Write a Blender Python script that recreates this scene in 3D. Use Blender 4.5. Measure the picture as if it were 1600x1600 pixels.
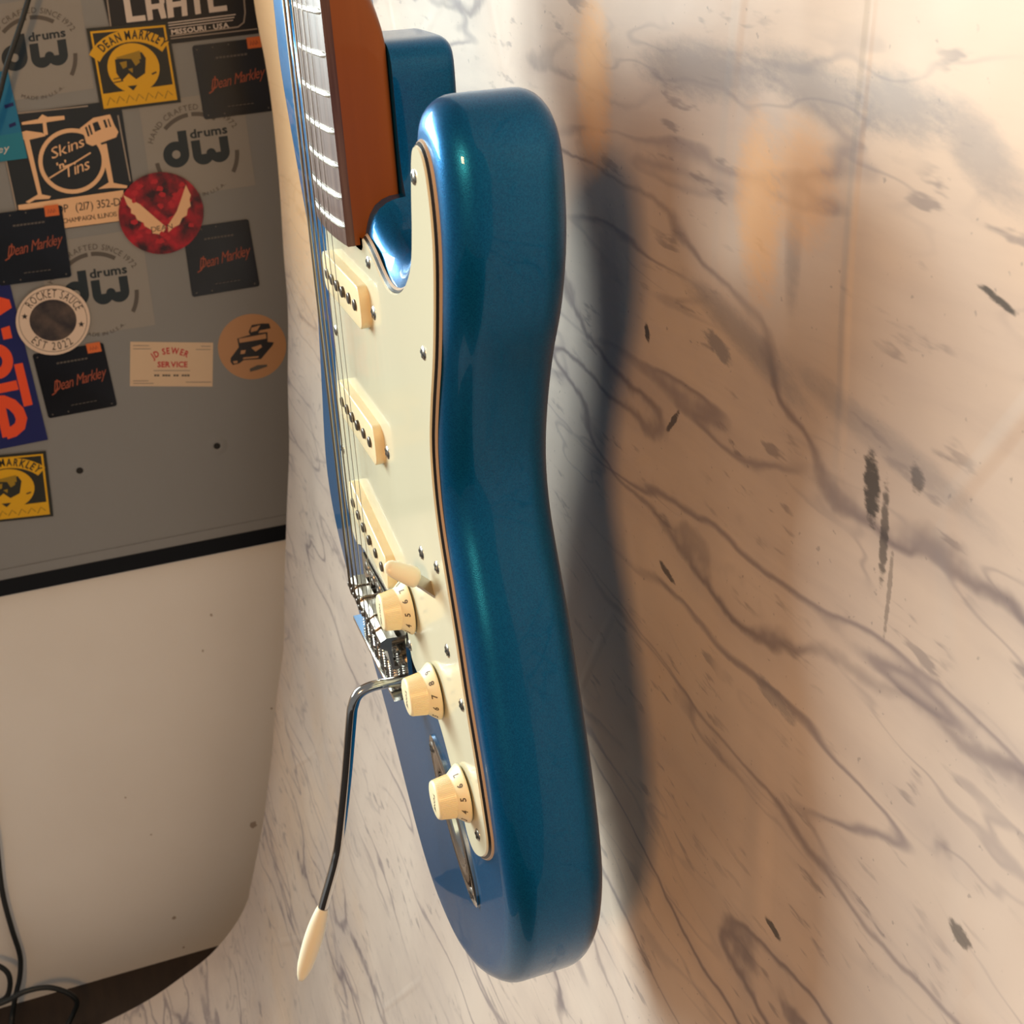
import bpy, bmesh, math, random
from mathutils import Vector, Matrix
random.seed(7)
sc = bpy.context.scene
for o in list(bpy.data.objects):
    bpy.data.objects.remove(o)
COL = sc.collection
PI = math.pi

# ------------------------------------------------------------------ frame of reference
# millimetres, as a luthier would measure: x to the treble side, y up the neck from the
# string saddles, z out of the guitar's face.  The floor is FLOOR below the saddles.
FLOOR = -1078.0
def G(x, y, z):
    return Vector((x, -z, y - FLOOR)) * 0.001

# ------------------------------------------------------------------ camera
CAM = (526.405, 314.296, 111.588)
RM = ((0.339792, -0.047412, -0.939305), (0.404765, -0.894132, 0.191555), (-0.848945, -0.445286, -0.284628))
FPX = 2000.0
cd = bpy.data.cameras.new('camera'); cam = bpy.data.objects.new('camera', cd); COL.objects.link(cam)
cd.sensor_width = 36.0; cd.sensor_fit = 'HORIZONTAL'; cd.lens = FPX / 1600.0 * 36.0
cd.clip_start = 0.02; cd.clip_end = 50
def gv(v): return Vector((v[0], -v[2], v[1]))
r_, u_, b_ = gv(RM[0]), -gv(RM[1]), -gv(RM[2])
M = Matrix((r_, u_, b_)).transposed().to_4x4(); M.translation = G(*CAM)
cam.matrix_world = M
sc.camera = cam
cd.dof.use_dof = True; cd.dof.aperture_fstop = 34.0; cd.dof.focus_distance = 0.56

# ------------------------------------------------------------------ world, lights, exposure
sc.view_settings.view_transform = 'Standard'; sc.view_settings.look = 'None'
sc.view_settings.exposure = 0.0; sc.view_settings.gamma = 1.0; sc.view_settings.use_curve_mapping = False
w = bpy.data.worlds.new('room_light'); sc.world = w; w.use_nodes = True
bg = w.node_tree.nodes['Background']; bg.inputs[0].default_value = (1.0, 1.0, 1.0, 1); bg.inputs[1].default_value = 0.22

def area(name, pos, target, size, power, col, size_y=None):
    l = bpy.data.lights.new(name, 'AREA'); l.energy = power; l.color = col
    l.shape = 'RECTANGLE'; l.size = size; l.size_y = size_y or size
    o = bpy.data.objects.new(name, l); COL.objects.link(o)
    p = G(*pos); o.location = p
    o.rotation_euler = (G(*target) - p).to_track_quat('-Z', 'Y').to_euler()
    return o
# daylight through the window of the left wall, in front of the guitar
area('window_daylight', (-972, 470, 650), (0, 470, 650), 0.37, 23.0, (0.88, 1.0, 0.97), 0.52)
area('window_daylight', (-972, 470, 1450), (0, 470, 1450), 1.15, 52.0, (0.88, 1.0, 0.97), 0.52)
# warm room lamp behind the photographer
area('room_lamp', (1100, 700, 695), (60, 60, -105), 0.16, 13.0, (1.0, 0.53, 0.20), 0.16)

# ------------------------------------------------------------------ materials
MATS = {}
def mat(name, col, rough=0.5, metal=0.0, coat=0.0, spec=0.5, bump=None, noise=None, sss=0.0):
    if name in MATS: return MATS[name]
    m = bpy.data.materials.new(name); m.use_nodes = True; MATS[name] = m
    nt = m.node_tree; b = nt.nodes['Principled BSDF']
    b.inputs['Base Color'].default_value = (*col, 1); b.inputs['Roughness'].default_value = rough
    b.inputs['Metallic'].default_value = metal; b.inputs['Coat Weight'].default_value = coat
    b.inputs['Coat Roughness'].default_value = 0.03
    b.inputs['Specular IOR Level'].default_value = spec
    if sss:
        b.inputs['Subsurface Weight'].default_value = sss
        b.inputs['Subsurface Radius'].default_value = (0.004, 0.0025, 0.0012)
    tc = nt.nodes.new('ShaderNodeTexCoord')
    if noise:      # (scale, second colour, (sx,sy,sz))
        n = nt.nodes.new('ShaderNodeTexNoise'); n.inputs['Scale'].default_value = noise[0]; n.inputs['Detail'].default_value = 5
        mp = nt.nodes.new('ShaderNodeMapping'); mp.inputs['Scale'].default_value = noise[2]
        nt.links.new(tc.outputs['Object'], mp.inputs[0]); nt.links.new(mp.outputs[0], n.inputs['Vector'])
        r = nt.nodes.new('ShaderNodeValToRGB'); r.color_ramp.elements[0].position = 0.35; r.color_ramp.elements[1].position = 0.68
        r.color_ramp.elements[0].color = (*col, 1); r.color_ramp.elements[1].color = (*noise[1], 1)
        nt.links.new(n.outputs['Fac'], r.inputs[0]); nt.links.new(r.outputs[0], b.inputs['Base Color'])
    if bump:       # (scale, strength)
        n = nt.nodes.new('ShaderNodeTexNoise'); n.inputs['Scale'].default_value = bump[0]; n.inputs['Detail'].default_value = 3
        nt.links.new(tc.outputs['Object'], n.inputs['Vector'])
        bp = nt.nodes.new('ShaderNodeBump'); bp.inputs['Strength'].default_value = bump[1]; bp.inputs['Distance'].default_value = 0.001
        nt.links.new(n.outputs['Fac'], bp.inputs['Height']); nt.links.new(bp.outputs[0], b.inputs['Normal'])
    return m
def srgb(r, g, b):
    f = lambda c: (c / 255 / 12.92) if c / 255 <= 0.04045 else ((c / 255 + 0.055) / 1.055) ** 2.4
    return (f(r), f(g), f(b))

mat('blue_metallic', (0.002, 0.12, 0.26), 0.36, 0.62, 0.55, 0.12)
MATS['blue_metallic'].node_tree.nodes['Principled BSDF'].inputs['Coat IOR'].default_value = 1.36
def flake():
    m = MATS['blue_metallic']; nt = m.node_tree; b = nt.nodes['Principled BSDF']
    tc = nt.nodes.new('ShaderNodeTexCoord'); v = nt.nodes.new('ShaderNodeTexVoronoi'); v.inputs['Scale'].default_value = 2600
    nt.links.new(tc.outputs['Object'], v.inputs['Vector'])
    nm = nt.nodes.new('ShaderNodeBump'); nm.inputs['Strength'].default_value = 0.10; nm.inputs['Distance'].default_value = 0.0004
    nt.links.new(v.outputs['Distance'], nm.inputs['Height']); nt.links.new(nm.outputs[0], b.inputs['Normal'])
    r = nt.nodes.new('ShaderNodeValToRGB'); r.color_ramp.elements[0].color = (0.001, 0.085, 0.235, 1); r.color_ramp.elements[1].color = (0.003, 0.130, 0.320, 1)
    sx = nt.nodes.new('ShaderNodeSeparateColor'); nt.links.new(v.outputs['Color'], sx.inputs[0])
    nt.links.new(sx.outputs[0], r.inputs[0]); nt.links.new(r.outputs[0], b.inputs['Base Color'])
flake()
mat('guard_cream', (0.67, 0.64, 0.48), 0.16, 0, 0.3, 0.5)
mat('guard_black', (0.012, 0.010, 0.010), 0.35)
mat('guard_under', (0.46, 0.34, 0.24), 0.4)
mat('cover_cream', (0.78, 0.66, 0.42), 0.30, 0, 0, 0.5, sss=0.15)
mat('knob_cream', (0.84, 0.74, 0.49), 0.34, 0, 0, 0.5, sss=0.25)
mat('tip_cream', (0.84, 0.78, 0.60), 0.32, 0, 0, 0.5, sss=0.2)
mat('print_grey', (0.12, 0.09, 0.06), 0.6)
mat('chrome', (0.62, 0.60, 0.57), 0.12, 1.0)
mat('nickel', (0.44, 0.41, 0.37), 0.28, 1.0)
mat('fret_metal', (0.80, 0.78, 0.72), 0.38, 1.0)
mat('steel_dark', (0.10, 0.085, 0.075), 0.35, 0.8)
mat('slot_dark', (0.01, 0.01, 0.01), 0.8)
mat('maple', (0.27, 0.080, 0.014), 0.40, 0, 0.15, 0.3, noise=(60, (0.21, 0.060, 0.010), (1, 1, 0.06)))
mat('rosewood', (0.070, 0.030, 0.026), 0.42, 0, 0, 0.5, noise=(420, (0.15, 0.095, 0.08), (1, 1, 0.035)))
MATS['rosewood'].node_tree.nodes['Principled BSDF'].inputs['Sheen Weight'].default_value = 0.04
MATS['rosewood'].node_tree.nodes['Principled BSDF'].inputs['Sheen Roughness'].default_value = 0.35
MATS['rosewood'].node_tree.nodes['Principled BSDF'].inputs['Sheen Tint'].default_value = (1.0, 0.88, 0.78, 1)
mat('string_steel', (0.5, 0.48, 0.45), 0.3, 1.0)
mat('string_wound', (0.30, 0.27, 0.23), 0.4, 1.0)
mat('white_wall', (0.80, 0.80, 0.78), 0.55, noise=(3.2, (0.74, 0.73, 0.70), (1, 1, 1)), bump=(40, 0.05))
mat('grey_metal', (0.230, 0.244, 0.254), 0.42, 0.0, 0, 0.4, noise=(2.0, (0.205, 0.217, 0.226), (1, 1, 1)))
mat('black_trim', (0.003, 0.005, 0.009), 0.6, spec=0.2)
mat('floor_brown', (0.030, 0.017, 0.010), 0.5, noise=(12, (0.018, 0.010, 0.006), (1, 6, 1)))
mat('wall_paint', (0.45, 0.42, 0.38), 0.8, bump=(60, 0.05))
mat('black_rubber', (0.006, 0.010, 0.012), 0.45)
for nm, c in dict(st_clear=(140, 139, 136), st_navy=(22, 32, 40), st_cream=(226, 186, 146), st_yellow=(214, 166, 10), st_ydark=(32, 34, 26),
                  st_black=(14, 15, 20), st_white=(205, 196, 190), st_orange=(206, 106, 52), st_script=(150, 72, 46), st_greytext=(84, 80, 76),
                  st_dwink=(24, 38, 46), st_card=(204, 182, 155), st_red=(178, 30, 44), st_tan=(178, 136, 98), st_blue=(6, 20, 92),
                  st_bluor=(226, 78, 36), st_cyan=(10, 112, 158), st_teal=(22, 122, 150), st_ring=(214, 196, 180), st_ink=(36, 34, 36),
                  st_line=(150, 140, 130), st_ysoft=(150, 122, 20)).items():
    mat(nm, srgb(*c), 0.38)
mat('st_packdark', srgb(20, 24, 34), 0.22, noise=(14, srgb(12, 14, 20), (1, 1, 1)))
mat('st_redmix', srgb(46, 12, 24), 0.35, noise=(62, srgb(178, 18, 40), (1, 1, 1)))
mat('st_photo', srgb(40, 36, 42), 0.4, noise=(60, srgb(84, 72, 66), (1, 1, 1)))

# ------------------------------------------------------------------ mesh helpers
ABS = {}
class MB:
    """collects geometry in guitar millimetres; build() links it as one mesh object"""
    def __init__(self): self.v = []; self.f = []
    def add(self, vs, fs):
        n = len(self.v); self.v += [Vector(p) for p in vs]; self.f += [[i + n for i in q] for q in fs]
    def prism(self, pts, z0, z1, off1=0.0):
        n = len(pts); top = offset(pts, off1) if off1 else pts
        vs = [(x, y, z0) for x, y in pts] + [(x, y, z1) for x, y in top]
        fs = [[i, (i + 1) % n, n + (i + 1) % n, n + i] for i in range(n)] + [list(range(n))[::-1], list(range(n, 2 * n))]
        self.add(vs, fs)
    def box(self, a, b):
        (x0, y0, z0), (x1, y1, z1) = a, b
        self.prism([(x0, y0), (x1, y0), (x1, y1), (x0, y1)], z0, z1)
    def tube(self, pts, rad, n=10, cap=True):
        P = [Vector(p) for p in pts]; R = rad if isinstance(rad, (list, tuple)) else [rad] * len(P)
        t0 = (P[1] - P[0]).normalized(); up = Vector((0, 0, 1)) if abs(t0.z) < 0.9 else Vector((1, 0, 0))
        nx = t0.cross(up).normalized(); base = len(self.v); vs = []; fs = []
        for i, p in enumerate(P):
            t = (P[min(i + 1, len(P) - 1)] - P[max(i - 1, 0)]).normalized()
            nx = (nx - t * nx.dot(t)).normalized(); ny = t.cross(nx)
            for k in range(n):
                a = 2 * PI * k / n; vs.append(p + (nx * math.cos(a) + ny * math.sin(a)) * R[i])
        for i in range(len(P) - 1):
            for k in range(n):
                a, b = i * n + k, i * n + (k + 1) % n; fs.append([a, b, b + n, a + n])
        if cap: fs.append(list(range(n))[::-1]); fs.append([(len(P) - 1) * n + k for k in range(n)])
        self.add(vs, fs)
    def lathe(self, prof, c=(0, 0, 0), n=32):
        """profile (r,z) turned about the z axis through c"""
        vs = []; fs = []
        for r, z in prof:
            for k in range(n):
                a = 2 * PI * k / n; vs.append((c[0] + r * math.cos(a), c[1] + r * math.sin(a), c[2] + z))
        for i in range(len(prof) - 1):
            for k in range(n):
                a, b = i * n + k, i * n + (k + 1) % n; fs.append([a, b, b + n, a + n])
        fs.append(list(range(n))[::-1]); fs.append([(len(prof) - 1) * n + k for k in range(n)])
        self.add(vs, fs)
    def build(self, name, material, parent=None, at=(0, 0, 0), sharp=35, share=None):
        """vertices are relative to `at` (mm); parent frames carry no rotation"""
        me = share
        if me is None:
            me = bpy.data.meshes.new(name)
            me.from_pydata([Vector((p.x, -p.z, p.y)) * 0.001 for p in self.v], [], self.f)
            finish(me, sharp); me.materials.append(MATS[material])
        o = bpy.data.objects.new(name, me); COL.objects.link(o)
        place(o, parent, G(*at)); return o
def finish(me, sharp=35):
    bm = bmesh.new(); bm.from_mesh(me)
    bmesh.ops.recalc_face_normals(bm, faces=bm.faces)
    ca = math.radians(sharp)
    for f in bm.faces: f.smooth = True
    for e in bm.edges:
        e.smooth = not (len(e.link_faces) != 2 or e.calc_face_angle(0) > ca)
    bm.to_mesh(me); bm.free()
def place(o, parent, p):
    if parent is not None:
        o.parent = parent; o.location = p - ABS[parent.name]
    else: o.location = p
    ABS[o.name] = p
def tag(o, label=None, cat=None, group=None, kind=None):
    if label: o['label'] = label
    if cat: o['category'] = cat
    if group: o['group'] = group
    if kind: o['kind'] = kind
    return o
def empty(name, at):
    o = bpy.data.objects.new(name, None); COL.objects.link(o); o.empty_display_size = 0.05
    place(o, None, G(*at)); return o
# verts given in absolute mm, stored relative to `at`
def rel(mb, at):
    a = Vector(at)
    for i, p in enumerate(mb.v): mb.v[i] = p - a
    return mb

def catmull(pts, n=10, closed=True):
    out = []; N = len(pts)
    rng = range(N) if closed else range(N - 1)
    for i in rng:
        g = (lambda k: pts[k % N]) if closed else (lambda k: pts[max(0, min(N - 1, k))])
        p0, p1, p2, p3 = (Vector(g(i + k)) for k in (-1, 0, 1, 2))
        for j in range(n):
            t = j / n
            out.append(tuple(0.5 * ((2 * p1) + (p2 - p0) * t + (2 * p0 - 5 * p1 + 4 * p2 - p3) * t * t + (3 * p1 - p0 - 3 * p2 + p3) * t ** 3)))
    if not closed: out.append(tuple(pts[-1]))
    return out
def resample(pts, step):
    P = [Vector(p) for p in pts] + [Vector(pts[0])]
    L = sum((P[i + 1] - P[i]).length for i in range(len(P) - 1)); n = max(8, int(L / step)); d = L / n
    out = []; acc = 0; k = 0; target = 0
    for i in range(len(P) - 1):
        s = (P[i + 1] - P[i]).length
        while k < n and target <= acc + s + 1e-9:
            out.append(P[i].lerp(P[i + 1], (target - acc) / s if s else 0)); k += 1; target = k * d
        acc += s
    return [tuple(p) for p in out]
def smooth(pts, it=2):
    for _ in range(it):
        n = len(pts); pts = [tuple((Vector(pts[i - 1]) + 2 * Vector(pts[i]) + Vector(pts[(i + 1) % n])) / 4) for i in range(n)]
    return pts
def area2(p): return sum(p[i - 1][0] * p[i][1] - p[i][0] * p[i - 1][1] for i in range(len(p)))
def offset(pts, d):
    """move a closed outline inward by d"""
    s = 1 if area2(pts) > 0 else -1; n = len(pts); out = []
    for i in range(n):
        t = Vector(pts[(i + 1) % n]) - Vector(pts[i - 1]); t.normalize()
        out.append((pts[i][0] - s * t.y * d, pts[i][1] + s * t.x * d))
    return out

# glyphs of the built-in font, as flat 2-D meshes
GL = {}
def load_glyphs(chars, offs):
    tmp = []
    for of in offs:
        for ch in chars:
            c = bpy.data.curves.new('g', 'FONT'); c.body = ch; c.size = 1; c.offset = of; c.resolution_u = 2; c.fill_mode = 'FRONT' if hasattr(c, 'fill_mode') else c.fill_mode
            o = bpy.data.objects.new('g', c); COL.objects.link(o); tmp.append((ch, of, o))
    bpy.context.view_layer.update(); dg = bpy.context.evaluated_depsgraph_get()
    for ch, of, o in tmp:
        me = bpy.data.meshes.new_from_object(o.evaluated_get(dg))
        GL[ch, of] = ([(v.co.x, v.co.y) for v in me.vertices], [list(p.vertices) for p in me.polygons])
        bpy.data.meshes.remove(me)
    for ch, of, o in tmp:
        c = o.data; bpy.data.objects.remove(o); bpy.data.curves.remove(c)
OFF = (0.0, 0.03)
load_glyphs(sorted(set("HAND CRAFTED SINCE 1972MADE IN U.S.A.drumsDEAN MARKLEYSkins 'n' TinsOP(217)352-DRChampaign,IllinoisROCKETSAUCEEST2022JDSEWERSERVICEMISSOURI·USACRATEDean Markleyley0123456789VOLUMETONECHAMPAIGN, ILLINOIS") - {' '}), OFF)
def text2d(s, of=0.0, gap=0.06):
    """list of (char, x, width); glyph heights are about 0.7 for capitals"""
    x = 0; out = []
    for ch in s:
        if ch == ' ': x += 0.32; continue
        vs = GL[ch, of][0]; x0 = min(v[0] for v in vs); x1 = max(v[0] for v in vs)
        out.append((ch, x - x0, x1 - x0)); x += x1 - x0 + gap
    return out, x - gap

# ------------------------------------------------------------------ the room
WALLX = -965.0; CABX = -950.0
def slab(name, a, b, m, at):
    mb = MB(); mb.box(a, b); return tag(rel(mb, at).build(name, m, None, at), kind='structure')
slab('floor', (-980, FLOOR - 20, -420), (2600, FLOOR, 2600), 'floor_brown', (0, FLOOR, 0))
mb = MB()
for a, b in (((FLOOR, -420), (1400, 440)), ((FLOOR, 440), (180, 2060)), ((760, 440), (1400, 2060)), ((FLOOR, 2060), (1400, 2600))):
    mb.box((WALLX - 30, a[0], a[1]), (WALLX, b[0], b[1]))
tag(rel(mb, (WALLX, FLOOR, 200)).build('wall_left', 'white_wall', None, (WALLX, FLOOR, 200)), kind='structure')
mb = MB()
for a, b in (((180, 440), (202, 2060)), ((738, 440), (760, 2060)), ((202, 440), (738, 462)), ((202, 2038), (738, 2060)), ((202, 842), (738, 868))):
    mb.box((WALLX - 28, a[0], a[1]), (WALLX + 4, b[0], b[1]))
tag(rel(mb, (WALLX, 180, 1250)).build('window_1', 'cover_cream', None, (WALLX, 180, 1250)), kind='structure')
slab('wall_back', (WALLX, FLOOR, -420), (2600, 1400, -390), 'wall_paint', (0, FLOOR, -400))

# pixel of the photograph -> point of the sticker wall (a real plane at x = X)
def at_x(u, v, X):
    d = [RM[0][i] * (u - 800) / FPX + RM[1][i] * (v - 800) / FPX + RM[2][i] for i in range(3)]
    t = (X - CAM[0]) / d[0]
    return (X, CAM[1] + t * d[1], CAM[2] + t * d[2])
def at_z(u, v, Z):
    d = [RM[0][i] * (u - 800) / FPX + RM[1][i] * (v - 800) / FPX + RM[2][i] for i in range(3)]
    t = (Z - CAM[2]) / d[2]
    return (CAM[0] + t * d[0], CAM[1] + t * d[1], Z)

# ------------------------------------------------------------------ vinyl backdrop
PROFILE = [(760, -112), (560, -111), (400, -110), (215, -109), (150, -110), (60, -109), (-44, -103), (-116, -98), (-267, -82), (-390, -65), (-519, -43), (-609, -24),
           (-732, 3), (-871, 41), (-934, 70), (-983, 111), (-1010, 158), (-1034, 218), (-1052, 304), (-1064, 420), (-1070, 640), (-1071, 900)]
def backdrop():
    prof = catmull(PROFILE, 8, False); X0, X1, NX = -850.0, 520.0, 90
    arc = [0.0]
    for i in range(1, len(prof)): arc.append(arc[-1] + (Vector(prof[i]) - Vector(prof[i - 1])).length)
    mb = MB(); vs = []; uv = []
    for i, (y, z) in enumerate(prof):
        for k in range(NX + 1):
            x = X0 + (X1 - X0) * k / NX
            dz = 1.6 * math.sin(x * 0.017 + y * 0.004) + 1.1 * math.sin(x * 0.041 - y * 0.011 + 1.3) + 0.7 * math.sin(y * 0.03 + x * 0.006)
            ed = 3.0 * math.sin(y * 0.021) + 2.0 * math.sin(y * 0.047 + 1) if k == 0 else 0
            vs.append((x + ed, y, z + dz * (1 if y > -900 else 0.3))); uv.append((x * 0.001, y * 0.001 if y > -900 else (-900 - (arc[i] - 1661)) * 0.001))
    n = len(vs); fs = []
    W = NX + 1
    for i in range(len(prof) - 1):
        for k in range(NX): a = i * W + k; fs.append([a, a + 1, a + 1 + W, a + W])
    mb.add(vs, fs)
    at = (-160, -1070, 200)
    o = rel(mb, at).build('vinyl_backdrop', 'white_wall', None, at, 60)
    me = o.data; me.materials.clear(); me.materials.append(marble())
    ul = me.uv_layers.new(name='UVMap')
    for lp in me.loops: ul.data[lp.index].uv = uv[lp.vertex_index]
    so = o.modifiers.new('thickness', 'SOLIDIFY'); so.thickness = 0.0008; so.offset = 0
    tag(o, 'creased vinyl photo backdrop with pinkish grey marble print, sweeping onto the floor', 'backdrop')
def marble():
    m = bpy.data.materials.new('marble_print'); m.use_nodes = True; nt = m.node_tree; b = nt.nodes['Principled BSDF']; L = nt.links.new
    N = nt.nodes.new
    uvn = N('ShaderNodeUVMap'); uvn.uv_map = 'UVMap'
    def mapping(rot, sx, sy, loc=(0, 0, 0)):
        # rotate first, then stretch
        r = N('ShaderNodeMapping'); r.inputs['Rotation'].default_value = (0, 0, rot); L(uvn.outputs[0], r.inputs[0])
        s = N('ShaderNodeMapping'); s.inputs['Scale'].default_value = (sx, sy, 1); s.inputs['Location'].default_value = loc; L(r.outputs[0], s.inputs[0]); return s.outputs[0]
    def noise(vec, scale, detail=4, rough=0.55, dist=0.0):
        n = N('ShaderNodeTexNoise'); n.inputs['Scale'].default_value = scale; n.inputs['Detail'].default_value = detail
        n.inputs['Roughness'].default_value = rough; n.inputs['Distortion'].default_value = dist; L(vec, n.inputs['Vector']); return n.outputs['Fac']
    def math_(op, a, bb, clamp=False):
        n = N('ShaderNodeMath'); n.operation = op; n.use_clamp = clamp
        for i, q in enumerate((a, bb)):
            if isinstance(q, (int, float)): n.inputs[i].default_value = q
            else: L(q, n.inputs[i])
        return n.outputs[0]
    def ramp(f, a, bb):
        n = N('ShaderNodeMapRange'); n.inputs['From Min'].default_value = a; n.inputs['From Max'].default_value = bb; L(f, n.inputs['Value']); n.interpolation_type = 'SMOOTHSTEP'; return n.outputs[0]
    def mix(f, a, bb, blend='MIX'):
        n = N('ShaderNodeMix'); n.data_type = 'RGBA'; n.blend_type = blend
        if isinstance(f, (int, float)): n.inputs[0].default_value = f
        else: L(f, n.inputs[0])
        for q, k in ((a, 6), (bb, 7)):
            if isinstance(q, tuple): n.inputs[k].default_value = (*q, 1)
            else: L(q, n.inputs[k])
        return n.outputs[2]
    iso = mapping(0, 1, 1)
    w1 = mapping(0.02, 0.20, 1.0); w2 = mapping(-0.03, 0.16, 1.0, (3.3, 1.7, 0)); w3 = mapping(0.04, 0.26, 1.0, (7.1, 4.2, 0))
    base = mix(ramp(noise(iso, 5.0, 6), 0.32, 0.70), (0.62, 0.52, 0.45), (0.51, 0.42, 0.365))
    base = mix(math_('MULTIPLY', ramp(noise(w2, 20.0, 7, 0.66), 0.45, 0.75), 0.50), base, (0.41, 0.34, 0.32))
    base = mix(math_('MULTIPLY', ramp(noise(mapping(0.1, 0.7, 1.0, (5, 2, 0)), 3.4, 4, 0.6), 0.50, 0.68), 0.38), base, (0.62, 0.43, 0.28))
    # printed veins run along the roll: thin ridges of stretched noise, broken up by a second noise
    jit = N('ShaderNodeTexNoise'); jit.inputs['Scale'].default_value = 38.0; jit.inputs['Detail'].default_value = 3; L(uvn.outputs[0], jit.inputs['Vector'])
    def veins(vec, scale, width, cut, brs=5.0, wob=0.05):
        nn = math_('ADD', noise(vec, scale, 2.0, 0.5), math_('MULTIPLY', math_('SUBTRACT', jit.outputs['Fac'], 0.5), wob))
        ln = math_('SUBTRACT', 1.0, ramp(math_('ABSOLUTE', math_('SUBTRACT', nn, 0.5), 0.0), 0.0, width))
        return math_('MULTIPLY', ln, ramp(noise(w3, brs, 3), cut, cut + 0.14))
    base = mix(math_('MULTIPLY', veins(w1, 10.0, 0.055, 0.50), 0.30), base, (0.32, 0.27, 0.27))
    base = mix(math_('MULTIPLY', veins(w1, 10.0, 0.013, 0.47), 0.74), base, (0.15, 0.12, 0.135))
    base = mix(math_('MULTIPLY', veins(w2, 22.0, 0.022, 0.43, 9.0), 0.74), base, (0.23, 0.19, 0.20))
    base = mix(math_('MULTIPLY', veins(w3, 40.0, 0.026, 0.49, 14.0), 0.46), base, (0.26, 0.22, 0.225))
    # short brush-like flecks
    fl = ramp(noise(mapping(0.05, 0.26, 1.0, (1, 9, 0)), 130.0, 3, 0.55), 0.585, 0.68)
    fl = math_('MULTIPLY', fl, ramp(noise(iso, 14.0, 3), 0.42, 0.60))
    base = mix(math_('MULTIPLY', fl, 0.60), base, (0.20, 0.17, 0.175))
    spk = math_('MULTIPLY', ramp(noise(iso, 260.0, 2), 0.69, 0.75), 0.45)
    base = mix(spk, base, (0.18, 0.16, 0.16))
    # single printed smudges and soft grey bands; amber patches paint in warm lamp light
    sep = N('ShaderNodeSeparateXYZ'); L(uvn.outputs[0], sep.inputs[0])
    brk = noise(mapping(0.2, 1, 2.5), 120.0, 4, 0.7)
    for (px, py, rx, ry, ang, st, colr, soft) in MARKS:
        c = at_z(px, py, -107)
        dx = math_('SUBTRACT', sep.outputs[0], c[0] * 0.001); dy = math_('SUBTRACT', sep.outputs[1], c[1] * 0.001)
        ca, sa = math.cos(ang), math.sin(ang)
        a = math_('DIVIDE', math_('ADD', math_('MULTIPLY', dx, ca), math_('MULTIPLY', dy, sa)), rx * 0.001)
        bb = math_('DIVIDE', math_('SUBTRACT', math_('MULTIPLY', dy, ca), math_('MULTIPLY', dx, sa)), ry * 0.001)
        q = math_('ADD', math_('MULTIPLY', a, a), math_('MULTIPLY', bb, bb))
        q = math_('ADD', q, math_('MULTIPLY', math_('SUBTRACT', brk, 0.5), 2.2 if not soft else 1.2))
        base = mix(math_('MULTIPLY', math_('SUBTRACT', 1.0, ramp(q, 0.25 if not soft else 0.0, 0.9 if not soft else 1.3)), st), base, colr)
    L(base, b.inputs['Base Color'])
    b.inputs['Roughness'].default_value = 0.46; b.inputs['Specular IOR Level'].default_value = 0.35
    # creases: straight fold lines plus gentle waviness
    vo = N('ShaderNodeTexVoronoi'); vo.feature = 'DISTANCE_TO_EDGE'; vo.inputs['Scale'].default_value = 6.5; vo.inputs['Randomness'].default_value = 1
    L(mapping(0.5, 1.0, 0.55), vo.inputs['Vector'])
    cr = math_('SUBTRACT', 1.0, ramp(vo.outputs['Distance'], 0.0, 0.03))
    cr = math_('MULTIPLY', cr, ramp(noise(iso, 4.0, 2), 0.42, 0.62))
    c0 = at_z(1333, 200, -107)[0] * 0.001
    fold = math_('SUBTRACT', 1.0, ramp(math_('ABSOLUTE', math_('SUBTRACT', sep.outputs[0], c0), 0.0), 0.0, 0.004))
    fold = math_('MULTIPLY', fold, ramp(sep.outputs[1], 0.10, 0.20))
    h = math_('ADD', math_('MULTIPLY', cr, 0.5), math_('ADD', math_('MULTIPLY', fold, 0.45), math_('MULTIPLY', noise(iso, 9.0, 3), 1.5)))
    bp = N('ShaderNodeBump'); bp.inputs['Strength'].default_value = 0.5; bp.inputs['Distance'].default_value = 0.0025; L(h, bp.inputs['Height']); L(bp.outputs[0], b.inputs['Normal'])
    return m
BLK = (0.03, 0.028, 0.028); GRY = (0.20, 0.19, 0.21); WARM_LIT = (0.72, 0.42, 0.20)
MARKS = [(1345, 765, 5, 15, 0.10, 0.85, BLK, 0), (1362, 840, 2.6, 24, 0.03, 0.7, BLK, 0), (1368, 930, 1.5, 20, 0.0, 0.45, BLK, 0), (1545, 470, 9, 1.6, -0.25, 0.85, BLK, 0),
         (1045, 660, 10, 2.0, 0.9, 0.8, BLK, 0), (1008, 520, 3, 5, 0.3, 0.9, BLK, 0), (1045, 895, 9, 2.5, -0.2, 0.8, BLK, 0), (1412, 750, 4, 6, 0.3, 0.7, BLK, 0),
         (1110, 545, 14, 5, -0.3, 0.7, GRY, 0), (1215, 1090, 18, 5, -0.1, 0.5, GRY, 0), (1500, 1460, 7, 4, 0, 0.7, BLK, 0), (1225, 1445, 8, 2.4, -0.3, 0.85, BLK, 0),
         (1090, 110, 50, 11, 0.05, 0.62, GRY, 1), (1260, 140, 40, 10, -0.15, 0.62, GRY, 1), (1390, 165, 26, 10, -0.1, 0.6, GRY, 1), (1520, 240, 24, 9, -0.5, 0.5, GRY, 1),
         (1230, 380, 6, 26, 0.0, 0.4, GRY, 1), (1150, 530, 50, 8, -0.25, 0.5, GRY, 1), (1360, 690, 60, 7, -0.15, 0.4, GRY, 1), (950, 470, 16, 50, 0, 0.4, GRY, 1), (925, 130, 22, 40, 0, 0.75, WARM_LIT, 1), (1175, 330, 16, 34, 0.1, 0.75, WARM_LIT, 1), (1240, 290, 22, 22, 0, 0.6, WARM_LIT, 1), (430, 60, 330, 300, 0, 0.85, WARM_LIT, 1)]  # amber entries: warm lamp light painted into the sheet colour
backdrop()
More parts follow.
